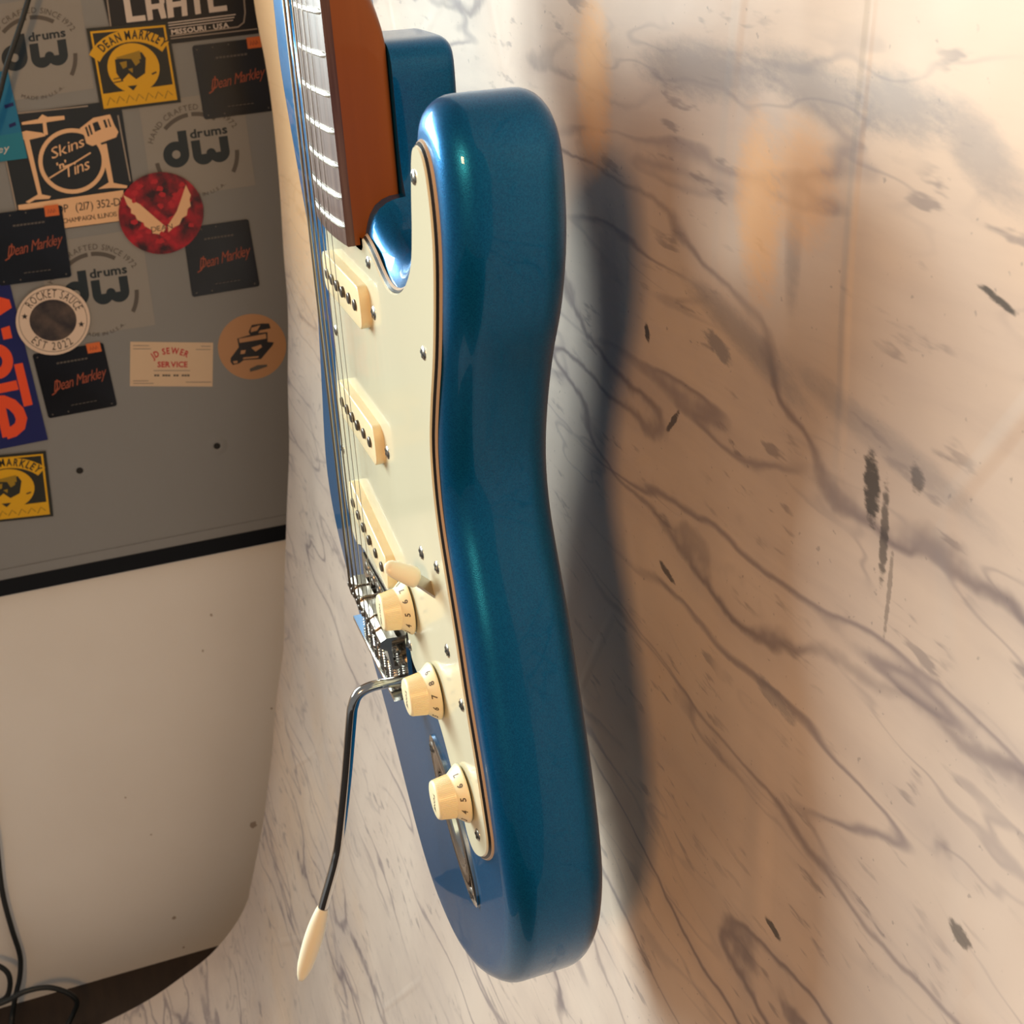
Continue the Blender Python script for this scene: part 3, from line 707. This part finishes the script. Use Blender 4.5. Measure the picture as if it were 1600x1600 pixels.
# ------------------------------------------------------------------ stickers on the cabinet
class Sticker:
    """art is described in a sticker's own 0..1 square (or in photo pixels) and laid on the cabinet face"""
    def __init__(self, name, label, cat, corners, base, level=0, group=None, circle=None, rnd=0.0):
        self.h = CABX + 0.25 + level * 0.9; self.c = [Vector(c) for c in corners] if corners else None
        if circle:
            u, v, rx, ry = circle; tilt = -0.19
            ex, ey = Vector((math.cos(tilt), math.sin(tilt))), Vector((-math.sin(tilt), math.cos(tilt)))
            c0 = Vector((u, v)); self.c = [c0 - ex * rx - ey * ry, c0 + ex * rx - ey * ry, c0 + ex * rx + ey * ry, c0 - ex * rx + ey * ry]
            poly = [(0.5 + 0.5 * math.cos(2 * PI * k / 48), 0.5 + 0.5 * math.sin(2 * PI * k / 48)) for k in range(48)]
        elif rnd: poly = [(0.5 + p[0], 0.5 + p[1]) for p in rrect(1, 1, rnd, 4)]
        else: poly = [(0, 0), (1, 0), (1, 1), (0, 1)]
        ctr = self.P(0.5, 0.5); self.at = (self.h, ctr[1], ctr[2])
        mb = MB(); wx(mb, self.h - 0.2, self.h, [self.P(*p)[1:] for p in poly])
        self.o = rel(mb, self.at).build(name, base, None, self.at, 60); tag(self.o, label, cat, group); self.z = 0.10
    def px(self, s, t):
        a, b, c, d = self.c; return (a * (1 - s) + b * s) * (1 - t) + (d * (1 - s) + c * s) * t
    def P(self, s, t): q = self.px(s, t); return at_x(q.x, q.y, self.h)
    def polys(self, name, m, polys, parent=None, pix=False, lift=None):
        self.z += 0.04; hh = self.h + (lift or self.z); mb = MB()
        for j, poly in enumerate(polys):
            hh += 0.006 if len(polys) < 12 else 0.002
            if pix: pts = [(hh, *at_x(u, v, self.h)[1:]) for u, v in poly]
            else: pts = [(hh, *self.P(s, t)[1:]) for s, t in poly]
            mb.add(pts, [list(range(len(pts)))])
        return rel(mb, self.at).build(name, m, parent or self.o, self.at)
    def strip(self, name, m, pts, wd, pix=False):
        """poly-line of constant width, in the sticker's square or in pixels"""
        P = [Vector(p) for p in pts]; L, R = [], []
        for i, p in enumerate(P):
            t = (P[min(i + 1, len(P) - 1)] - P[max(0, i - 1)]).normalized(); n = Vector((-t.y, t.x)) * wd / 2; L.append(p + n); R.append(p - n)
        return [[tuple(L[i]), tuple(L[i + 1]), tuple(R[i + 1]), tuple(R[i])] for i in range(len(P) - 1)]
    def glyphs(self, name, m, items, of):
        """items: (char, origin pixel, ex, ey) with ex/ey pixel vectors per em"""
        self.z += 0.04; hh = self.h + self.z; mb = MB()
        for ch, o, ex, ey in items:
            vs, fs = GL[ch, of]; mb.add([(hh, *at_x(*(o + ex * v[0] + ey * v[1]), self.h)[1:]) for v in vs], fs)
        return rel(mb, self.at).build(name, m, self.o, self.at)
    def text(self, name, m, s, a, b, cap, of=0.0, shear=0.0, gap=0.06):
        """baseline from pixel a to pixel b, capitals `cap` pixels tall"""
        a, b = Vector(a), Vector(b); lay, wd = text2d(s, of, gap); ex = (b - a) / wd; d = (b - a).normalized(); up = Vector((d.y, -d.x)) * cap / 0.7
        up = up + d * shear * cap / 0.7
        return self.glyphs(name, m, [(ch, a + ex * x0, ex, up) for ch, x0, _ in lay], of)
    def arc(self, name, m, s, c, r, a0, a1, cap, of=0.0, inside=False, ry=None, tilt=0.0):
        """text on a circle about pixel c, from angle a0 to a1 (degrees, counter-clockwise from right, y up)"""
        lay, wd = text2d(s, of, 0.12); sz = cap / 0.7; items = []; k = (ry or r) / r
        for ch, x0, w_ in lay:
            vs = GL[ch, of][0]; g0 = min(v[0] for v in vs); f = (x0 + g0 + w_ / 2) / wd; a = math.radians(a0 + (a1 - a0) * f + tilt)
            rad = Vector((math.cos(a), -math.sin(a) * k)); p = Vector(c) + rad * r
            ey = rad.normalized() * sz * (-1 if inside else 1); ex = Vector((-ey.y, ey.x)) / ey.length * sz
            step = abs(math.radians(a1 - a0)) * r / wd; ex = ex / sz * min(step, sz * 1.25)
            items.append((ch, p - ex * (g0 + w_ / 2) - (ey * 0.7 if inside else ey * 0), ex, ey))
        return self.glyphs(name, m, items, of)

def dw(c, label, level=0):
    c = Vector(c); al = math.radians(-8.5); ex = Vector((math.cos(al), math.sin(al))); ey = Vector((-math.sin(al), math.cos(al)))
    T = lambda x, y: tuple(c + ex * x + ey * y)
    s = Sticker('logo_sticker', label, 'sticker', [T(-80, -78), T(82, -78), T(82, 74), T(-80, 74)], 'st_clear', level, 'round drum logo stickers')
    disc = lambda x, y, r, a0=0, a1=360, n=28: [T(x + r * math.cos(math.radians(a0 + (a1 - a0) * k / n)), y - r * math.sin(math.radians(a0 + (a1 - a0) * k / n))) for k in range(n + (a1 - a0 < 360))]
    ring = lambda x, y, r0, r1, a0, a1, n=14: [[T(x + r * math.cos(math.radians(a)), y - r * math.sin(math.radians(a))) for r, a in ((r0, a0 + (a1 - a0) * k / n), (r1, a0 + (a1 - a0) * k / n), (r1, a0 + (a1 - a0) * (k + 1) / n), (r0, a0 + (a1 - a0) * (k + 1) / n))] for k in range(n)]
    s.polys('letter_d', 'st_dwink', ring(-33.4, 8.5, 6.6, 20.5, 0, 360, 28) + [[T(-27, -27), T(-13, -27), T(-12.9, 9), T(-27, 9)]], pix=True)
    s.polys('letter_w', 'st_dwink', [[T(-8, -9), T(6, -9), T(6, 14), T(-8, 14)], [T(36, -9), T(50, -9), T(50, 14), T(36, 14)], disc(8.5, 14, 16.5, 180, 360), disc(33.5, 14, 16.5, 180, 360), disc(21, 14.2, 7.5, 0, 180)], pix=True)
    s.text('drums_lettering', 'st_dwink', 'drums', T(-8, -13), T(51, -13), 13.5, 0.03)
    for a0, a1 in ((133, 94), (89, 54), (-2, -34), (184, 206)): s.polys('arc_mark', 'st_greytext', ring(-2, 13, 60, 66.5, a0, a1), pix=True)
    s.arc('upper_lettering', 'st_greytext', 'HAND CRAFTED SINCE 1972', T(-2, 13), 70, 158, 27, 9.0, 0.0, tilt=8.5)
    s.arc('lower_lettering', 'st_greytext', 'MADE IN U.S.A.', T(-2, 13), 60, 242, 306, 5.5, 0.0, inside=True, tilt=8.5)
    return s
dw((54.6, 77), 'grey drum logo sticker at the top, behind the hanging black strap')
dw((307.2, 228.1), 'grey drum logo sticker right of the drum kit sticker, above the red disc')
dw((150.5, 446.6), 'grey drum logo sticker below the drum kit sticker, partly under the round white sticker')

# amplifier brand banner
s = Sticker('banner_sticker', 'black banner sticker with big silver block letters, at the top edge', 'sticker', [(148, -60), (396, -90), (405, 52), (180, 79)], 'st_black', 1)
s.polys('border_line', 'st_line', s.strip('', '', [(162, -40), (176, 62)], 2.2) + s.strip('', '', [(176, 71), (402, 45)], 1.6) + s.strip('', '', [(378, -40), (383, 20), (381, 35), (372, 42), (262, 57)], 2.2), pix=True)
k_ = lambda *pts: [(160 + x * 0.15625, y * 0.15625) for x, y in pts]
for let in ([k_((185, -160), (245, -168), (300, 165), (243, 226)), k_((243, 226), (300, 165), (426, 150), (436, 205)), k_((185, -160), (380, -190), (385, -140), (240, -118))],
            [k_((398, -190), (462, -198), (507, 195), (455, 206)), k_((485, 45), (612, 26), (618, 76), (492, 96)), k_((555, 82), (618, 74), (642, 178), (588, 188)), k_((545, -210), (600, -218), (622, 30), (572, 36)), k_((462, -198), (560, -212), (565, -165), (470, -150))],
            [k_((612, -220), (674, -228), (716, 170), (656, 182)), k_((690, 22), (802, 6), (808, 58), (698, 76)), k_((765, -240), (818, -248), (852, 155), (797, 163)), k_((670, -228), (770, -242), (775, -195), (676, -180))],
            [k_((888, -200), (948, -208), (986, 135), (930, 145)), k_((830, -250), (985, -272), (990, -220), (836, -196))],
            [k_((1008, -275), (1072, -284), (1112, 70), (1068, 128)), k_((1068, 128), (1112, 70), (1242, 52), (1250, 106)), k_((1092, -62), (1225, -82), (1230, -30), (1098, -10)), k_((1072, -284), (1200, -302), (1205, -250), (1078, -232))]):
    s.polys('block_letter', 'st_white', let, pix=True)
s.polys('speed_line', 'st_white', s.strip('', '', [(262, 40), (366, 27)], 1.6) + s.strip('', '', [(262, 44.5), (364, 31.5)], 1.3) + s.strip('', '', [(262, 36), (368, 22.5)], 1.6), pix=True)
s.text('place_lettering', 'st_white', 'MISSOURI · USA', (268, 54), (358, 42.5), 7.5, 0.03)

# yellow square stickers
def yellow(corners, label):
    s = Sticker('square_sticker', label, 'sticker', corners, 'st_ydark', 2, 'yellow string maker stickers')
    s.polys('frame_line', 'st_yellow', [[(0.04, 0.04), (0.96, 0.04), (0.96, 0.065), (0.04, 0.065)], [(0.04, 0.065), (0.065, 0.065), (0.065, 0.96), (0.04, 0.96)], [(0.935, 0.065), (0.96, 0.065), (0.96, 0.96), (0.935, 0.96)]])
    s.polys('lower_band', 'st_yellow', [[(0.04, 0.79), (0.96, 0.77), (0.96, 0.965), (0.04, 0.965)]])
    s.polys('oval', 'st_yellow', [[(0.49 + 0.32 * math.cos(2 * PI * k / 32), 0.52 + 0.30 * math.sin(2 * PI * k / 32)) for k in range(32)]])
    rb = [(0.5 + 0.55 * math.cos(math.radians(a)), 0.62 - 0.49 * math.sin(math.radians(a))) for a in range(148, 31, -9)]
    s.polys('ribbon', 'st_yellow', s.strip('', '', rb, 0.15))
    c = s.px(0.5, 0.64); rr = (s.px(1, 0.5) - s.px(0, 0.5)).length * 0.535; hgt = (s.px(0.5, 1) - s.px(0.5, 0)).length
    s.arc('ribbon_lettering', 'st_ydark', 'DEAN MARKLEY', c, rr, 134, 46, 13.5 if hgt > 115 else 11.5, 0.03, ry=hgt * 0.466, tilt=5)
    s.polys('engraving', 'st_ydark', [[(0.28, 0.40), (0.62, 0.34), (0.66, 0.42), (0.62, 0.60), (0.5, 0.66), (0.42, 0.58), (0.32, 0.66), (0.27, 0.56)], [(0.38, 0.73), (0.50, 0.73), (0.44, 0.79)], s.strip('', '', [(0.22, 0.63), (0.32, 0.62)], 0.012)[0], s.strip('', '', [(0.22, 0.67), (0.34, 0.66)], 0.012)[0], s.strip('', '', [(0.70, 0.62), (0.76, 0.60)], 0.02)[0]])
    s.polys('engraving_highlight', 'st_ysoft', [[(0.33, 0.44), (0.42, 0.43), (0.41, 0.50), (0.36, 0.52)], [(0.48, 0.41), (0.57, 0.40), (0.58, 0.46), (0.52, 0.50)], [(0.42, 0.53), (0.48, 0.52), (0.47, 0.58)], [(0.3, 0.375), (0.6, 0.32), (0.6, 0.425), (0.3, 0.39)]])
    s.polys('scroll_line', 'st_ysoft', [q for k in range(7) for q in s.strip('', '', [(0.09 + 0.12 * k, 0.93 - 0.01 * (k % 2)), (0.14 + 0.12 * k, 0.84), (0.19 + 0.12 * k, 0.90)], 0.013)])
yellow([(134.7, 44.4), (262.2, 33.5), (282.8, 159.7), (158.1, 175.3)], 'yellow and black square sticker overlapping the top banner')
yellow([(-55, 716), (71.5, 704.5), (83.5, 806.5), (-42, 820)], 'yellow and black square sticker at the left edge below the blue banner')

# dark string packets
def pack(corners, label, price=True, level=1):
    s = Sticker('string_packet', label, 'packet', corners, 'st_packdark', level, 'dark guitar string packets', rnd=0.04)
    a, b = s.px(0.17, 0.62), s.px(0.93, 0.53); s.text('script_lettering', 'st_script', 'Dean Markley', a, b, 17, 0.0, 0.35, 0.02)
    s.polys('script_swash', 'st_script', s.strip('', '', [(0.13, 0.66), (0.19, 0.63), (0.23, 0.56), (0.25, 0.44)], 0.018))
    s.polys('top_line', 'st_greytext', [q for k in range(9) for q in s.strip('', '', [(0.30 + 0.05 * k, 0.20), (0.338 + 0.05 * k, 0.197)], 0.026)])
    s.polys('bottom_line', 'st_greytext', [q for k in range(7) for q in s.strip('', '', [(0.36 + 0.055 * k, 0.865), (0.40 + 0.055 * k, 0.862)], 0.012)])
    s.polys('rivet', 'st_greytext', [[(x + 0.012 * math.cos(k * PI / 4), y + 0.012 * math.sin(k * PI / 4)) for k in range(8)] for x, y in ((0.06, 0.06), (0.28, 0.05), (0.5, 0.04), (0.07, 0.95), (0.3, 0.95), (0.93, 0.95))])
    if price:
        p = s.polys('price_tag', 'st_orange', [[(0.76, -0.02), (0.955, -0.02), (0.955, 0.13), (0.76, 0.13)]], lift=0.5); p['label'] = 'small orange price tag'
        s.polys('price_mark', 'st_script', [q for k in range(3) for q in s.strip('', '', [(0.80 + 0.04 * k, 0.09), (0.815 + 0.04 * k, 0.03), (0.83 + 0.04 * k, 0.08)], 0.012)], p, lift=0.6)
pack([(299.7, 71.6), (412, 58), (428, 173), (319, 187)], 'dark string packet beside the backdrop edge, below the black banner')
pack([(-17, 335), (96, 320.6), (112, 432.7), (-1, 447)], 'dark string packet overlapping the bottom of the drum kit sticker', level=3)
pack([(285, 357), (388, 342), (406, 447), (300.4, 464.5)], 'dark string packet without price tag, tucked under the red disc', False)
pack([(50.3, 553.6), (161, 535), (183.4, 634), (76, 654)], 'dark string packet below the round white sticker')

# drum shop sticker
s = Sticker('drum_shop_sticker', 'navy sticker with a cream drum kit drawing and a phone number', 'sticker', [(-6, 181), (188, 156), (216, 342), (33, 367)], 'st_navy', 1)
z = lambda pts: [(x * 0.1375, 180 + y * 0.1375) for x, y in pts]
s.polys('border_line', 'st_line', s.strip('', '', z([(70, 520), (190, 1080)]), 2.2) + s.strip('', '', z([(1340, 0), (1480, 750)]), 2.2) + s.strip('', '', z([(200, -20), (1000, -105)]), 2.0), pix=True)
def ering(cx, cy, rx, ry, th, n=40): return [[(cx + (rx - q) * math.cos(2 * PI * j / n), cy + (ry - q) * math.sin(2 * PI * j / n)) for q, j in ((0, k), (th, k), (th, k + 1), (0, k + 1))] for k in range(n)]
s.polys('drum_hoop', 'st_cream', [z(q) for q in ering(820, 520, 385, 372, 48)], pix=True)
s.polys('cymbal', 'st_cream', [z([(245, 80), (430, 45), (480, -10), (540, 20), (730, 5), (735, 50), (560, 75), (480, 90), (250, 110)]), z([(485, 80), (525, 80), (545, 220), (497, 230)]), z([(250, 190), (300, 175), (480, 200), (520, 235), (330, 280), (265, 275)])], pix=True)
s.polys('stand', 'st_cream', [z([(270, 260), (330, 260), (475, 900), (432, 910)]), z([(290, 985), (430, 900), (480, 900), (580, 920), (560, 950), (400, 960), (330, 1000)])], pix=True)
s.polys('stand', 'st_cream', [z([(1140, 340), (1210, 320), (1290, 770), (1240, 780)]), z([(1110, 840), (1240, 760), (1300, 770), (1450, 800), (1440, 830), (1260, 825)])], pix=True)
s.polys('tom_drum', 'st_cream', [z([(905, 150), (1060, 30), (1250, -10), (1300, 110), (1345, 190), (1320, 250), (1050, 350), (980, 320), (960, 240)])], pix=True)
s.polys('tom_shell', 'st_navy', [z([(965, 140), (985, 125), (1020, 235), (1000, 245)]), z([(1000, 115), (1020, 105), (1055, 215), (1035, 225)]), z([(1050, 90), (1110, 70), (1150, 160), (1080, 190)]), z([(1170, 55), (1195, 48), (1225, 135), (1200, 145)]), z([(1220, 45), (1235, 40), (1265, 130), (1250, 135)])], pix=True)
s.polys('address_band', 'st_cream', [z([(205, 1020), (1400, 850), (1440, 1190), (720, 1285), (700, 1080), (210, 1075)])], pix=True)
q = lambda x, y: z([(x, y)])[0]
s.text('name_lettering', 'st_cream', 'Skins', q(590, 500), q(960, 350), 17, 0.0, 0.3)
s.text('and_lettering', 'st_cream', "'n'", q(650, 620), q(760, 580), 10, 0.03, 0.2)
s.text('second_name_lettering', 'st_cream', 'Tins', q(730, 720), q(1020, 610), 19, 0.0, 0.3)
s.polys('slash', 'st_cream', s.strip('', '', z([(560, 715), (1030, 425)]), 2.4), pix=True)
s.text('phone_lettering', 'st_ink', 'OP  (217) 352-DR', q(640, 1115), q(1440, 1015), 12.5, 0.0)
s.text('town_lettering', 'st_ink', 'CHAMPAIGN, ILLINOIS', q(720, 1228), q(1330, 1145), 7.5, 0.0)

# red winged disc
s = Sticker('round_sticker', 'round dark red mottled sticker with two cream wings', 'sticker', None, 'st_redmix', 3, None, (251.6, 333.0, 66.5, 64))
a_ = lambda pts: [(x * 0.2875, y * 0.2875) for x, y in pts]
random.seed(3)
sw_ = []
for k in range(34):
    a = random.uniform(0, 2 * PI); r = 0.42 * math.sqrt(random.random()); x, y = 0.5 + r * math.cos(a), 0.5 + r * math.sin(a); n = 7
    sw_.append([(x + random.uniform(0.02, 0.06) * math.cos(2 * PI * j / n), y + random.uniform(0.015, 0.05) * math.sin(2 * PI * j / n)) for j in range(n)])
s.polys('red_patch', 'st_red', sw_)
s.polys('wing', 'st_cream', [a_([(670, 1060), (760, 1110), (840, 1180), (905, 1235), (880, 1275), (830, 1268), (825, 1250), (785, 1228), (780, 1210), (745, 1195), (735, 1170), (712, 1158), (712, 1135), (692, 1115)])], pix=True)
s.polys('wing', 'st_cream', [a_([(1010, 1005), (1037, 1060), (1030, 1085), (1037, 1120), (1020, 1135), (1015, 1170), (990, 1185), (975, 1220), (945, 1235), (915, 1262), (912, 1225), (960, 1150), (985, 1080)])], pix=True)
s.text('wing_lettering', 'st_ink', 'DEAN', (237, 362.5), (270, 357), 8.0, 0.0)

# rocket sauce disc
s = Sticker('round_sticker', 'round white sticker with dark centre picture and two stars', 'sticker', None, 'st_ring', 4, None, (82.8, 500.4, 58.2, 54.2))
ell = lambda cx, cy, rx, ry, n=40: [(cx + rx * math.cos(2 * PI * k / n), cy + ry * math.sin(2 * PI * k / n)) for k in range(n)]
s.polys('ring_line', 'st_greytext', ering(82.8, 500.4, 53.5, 49.6, 0.8), pix=True)
s.polys('centre_picture', 'st_photo', [ell(82.8, 500.4, 36.8, 32.4)], pix=True)
s.arc('upper_lettering', 'st_ink', 'ROCKET SAUCE', (82.8, 500.4), 39.5, 143, 20, 13, 0.0, ry=35.5, tilt=5)
s.arc('lower_lettering', 'st_ink', 'EST 2022', (82.8, 500.4), 37.5, 218, 302, 12.5, 0.0, inside=True, ry=34, tilt=8)
st = lambda cx, cy, r: [(cx + (r if k % 2 == 0 else r * 0.42) * math.sin(k * PI / 5), cy - (r if k % 2 == 0 else r * 0.42) * math.cos(k * PI / 5)) for k in range(10)]
s.polys('star', 'st_ink', [st(38.5, 494.5, 5.2)], pix=True); s.polys('star', 'st_ink', [st(127, 506.5, 5.2)], pix=True)

# business card
s = Sticker('business_card', 'cream business card with red arched lettering', 'card', [(203.6, 534), (333, 535.5), (332, 604), (203, 603.4)], 'st_card', 0)
s.arc('name_lettering', 'st_red', 'JD SEWER', (268, 603), 50.5, 125, 61, 9.5, 0.03, tilt=0)
s.text('service_lettering', 'st_red', 'SERVICE', (246, 573.5), (293, 573.5), 8.5, 0.03)
s.polys('small_print', 'st_line', [q for (x0, y0, x1) in ((208, 540, 233), (208, 545, 236), (314, 541, 329), (306, 546, 329), (240, 579, 297), (208, 595, 232), (208, 599, 240), (290, 597, 330)) for q in s.strip('', '', [(x0, y0), (x1, y0)], 1.4)], pix=True)
s.polys('motto_print', 'st_greytext', [q for k in range(13) if k not in (2, 6, 9) for q in s.strip('', '', [(241 + 4.3 * k, 586.5), (244.4 + 4.3 * k, 586.5)], 3.0)], pix=True)

# tan disc with drawing of a hand and tape deck
s = Sticker('round_sticker', 'round tan sticker with a black ink drawing, beside the business card', 'sticker', None, 'st_tan', 0, None, (393.9, 541.6, 53.5, 51))
t_ = lambda pts: [(190 + x * 0.16875, 480 + y * 0.16875) for x, y in pts]
s.polys('drawing', 'st_ink', [t_([(1010, 470), (1085, 370), (1070, 290), (1190, 255), (1175, 230), (1205, 165), (1300, 150), (1365, 150), (1380, 195), (1280, 215), (1265, 240), (1350, 230), (1352, 320), (1410, 325), (1400, 350), (1290, 480), (1130, 490), (1090, 520), (1030, 535), (1008, 505)])], pix=True)
s.polys('drawing_light', 'st_tan', [t_([(1085, 292), (1335, 245), (1340, 290), (1092, 330)]), t_([(1200, 190), (1285, 165), (1255, 215), (1195, 232)]), t_([(1105, 400), (1150, 395), (1140, 430), (1100, 435)]), t_([(1200, 375), (1290, 345), (1300, 370), (1240, 410)]), t_([(1130, 465), (1270, 452), (1265, 468), (1120, 480)]), t_([(1030, 500), (1070, 495), (1075, 515), (1040, 522)])], pix=True)
s.polys('signature', 'st_greytext', [t_([(1185, 570), (1260, 535), (1345, 530), (1350, 548), (1260, 580), (1190, 598)])], pix=True)

# blue banner with orange letters running downwards
s = Sticker('banner_sticker', 'deep blue banner sticker with large orange letters running downwards', 'sticker', [(-95, 448), (12, 430), (75, 687), (-30, 708)], 'st_blue', 2)
f_ = lambda pts: [(x * 0.1812, 430 + y * 0.1812) for x, y in pts]
s.polys('orange_letter', 'st_bluor', [f_([(-150, 110), (0, 188), (80, 210), (102, 280), (0, 346), (-150, 420), (-150, 330), (-40, 268), (-150, 205)])], pix=True)
s.polys('orange_letter', 'st_bluor', [f_([(8, 460), (82, 435), (106, 540), (30, 557)]), f_([(-200, 500), (-30, 466), (-12, 560), (-200, 600)])], pix=True)
s.polys('orange_letter', 'st_bluor', [f_(q) for q in ering(-30, 745, 143, 152, 92)], pix=True)
s.polys('orange_letter', 'st_bluor', [f_([(120, 770), (195, 755), (282, 1115), (206, 1133)]), f_([(-150, 970), (140, 905), (162, 985), (-150, 1048)])], pix=True)
s.polys('orange_letter', 'st_bluor', s.strip('', '', f_([(-60, 1090), (30, 1084), (105, 1115), (160, 1170), (186, 1235), (172, 1300), (120, 1345), (52, 1366)]), 18.0) + s.strip('', '', f_([(0, 1110), (62, 1392)]), 15.0), pix=True)

# cyan sticker at the left edge
s = Sticker('cyan_sticker', 'bright cyan sticker cut by the left edge, beside the drum kit sticker', 'sticker', [(-75, 122), (12, 110), (43, 247), (-40, 258)], 'st_cyan', 3)
s.polys('lower_band', 'st_teal', [[(0, 0.72), (1, 0.70), (1, 1), (0, 1)]])
s.text('script_lettering', 'st_white', 'ley', (-6, 240), (14, 236), 11, 0.0, 0.3)
s.polys('dark_mark', 'st_blue', [[(0.80, 0.38), (0.97, 0.36), (0.97, 0.40), (0.80, 0.42)], [(0.80, 0.60), (0.93, 0.58), (0.93, 0.62), (0.80, 0.64)]])

# ------------------------------------------------------------------ scuffs on the white wall
wl = bpy.data.objects['wall_left']; mat('scuff', srgb(168, 158, 148), 0.7); WA = (WALLX, FLOOR, 200); random.seed(11)
for u, v, r in ((396, 1289, 6.0), (424, 1107, 2.0), (330, 961, 2.0), (317, 1017, 1.8), (196, 1246, 1.6), (236, 1304, 1.6), (272, 1434, 3.0), (287, 1480, 2.0)):
    p = at_x(u, v, WALLX); mb = MB(); n = 9
    mb.add([(WALLX + 0.15, p[1] + r * random.uniform(0.7, 1.2) * math.cos(2 * PI * k / n), p[2] + r * random.uniform(0.6, 1.1) * math.sin(2 * PI * k / n)) for k in range(n)], [list(range(n))])
    rel(mb, WA).build('scuff_mark', 'scuff', wl, WA)

# ------------------------------------------------------------------ cords
def cord(name, label, pts, r, cat='cord', group=None, at=None):
    at = at or pts[-1]; mb = MB(); mb.tube(catmull(pts, 8, False), r, 10)
    return tag(rel(mb, at).build(name, 'black_rubber', None, at, 60), label, cat, group)
p0 = [at_x(u, v, CABX + 30) for u, v in ((62, -60), (44, 0), (31, 42), (10, 104), (-3, 155), (-30, 240))]
cord('hanging_strap', 'thin black strap hanging diagonally in front of the topmost stickers', p0, 2.7, 'strap')
def on_floor(u, v, y):
    d = [RM[0][i] * (u - 800) / FPX + RM[1][i] * (v - 800) / FPX + RM[2][i] for i in range(3)]; t = (y - CAM[1]) / d[1]
    return tuple(CAM[i] + t * d[i] for i in range(3))
XW = WALLX + 12
cord('power_cord', 'black power cord running down the white wall to the floor', [at_x(-30, 1180, XW), at_x(-8, 1300, XW), at_x(3, 1390, XW), at_x(18, 1450, XW), at_x(31, 1492, XW), at_x(31, 1525, XW + 5), at_x(24, 1558, XW + 15), on_floor(18, 1600, FLOOR + 5), on_floor(20, 1660, FLOOR + 5)], 3.6, 'cord')
cord('power_cord', 'black power cord curling in a small loop at the left edge', [at_x(-40, 1500, XW + 40), at_x(-5, 1508, XW + 40), at_x(13, 1522, XW + 40), at_x(15, 1545, XW + 40), at_x(5, 1562, XW + 40), at_x(-30, 1574, XW + 40)], 3.6, 'cord')
cord('power_cord', 'black power cord arching over the dark floor below the white wall', [at_x(-30, 1580, XW + 60), at_x(10, 1564, XW + 60), at_x(40, 1549, XW + 60), at_x(75, 1543, XW + 60), at_x(105, 1551, XW + 60), at_x(120, 1565, XW + 60), at_x(114, 1585, XW + 60), on_floor(100, 1612, FLOOR + 5), on_floor(80, 1650, FLOOR + 5)], 3.6, 'cord')
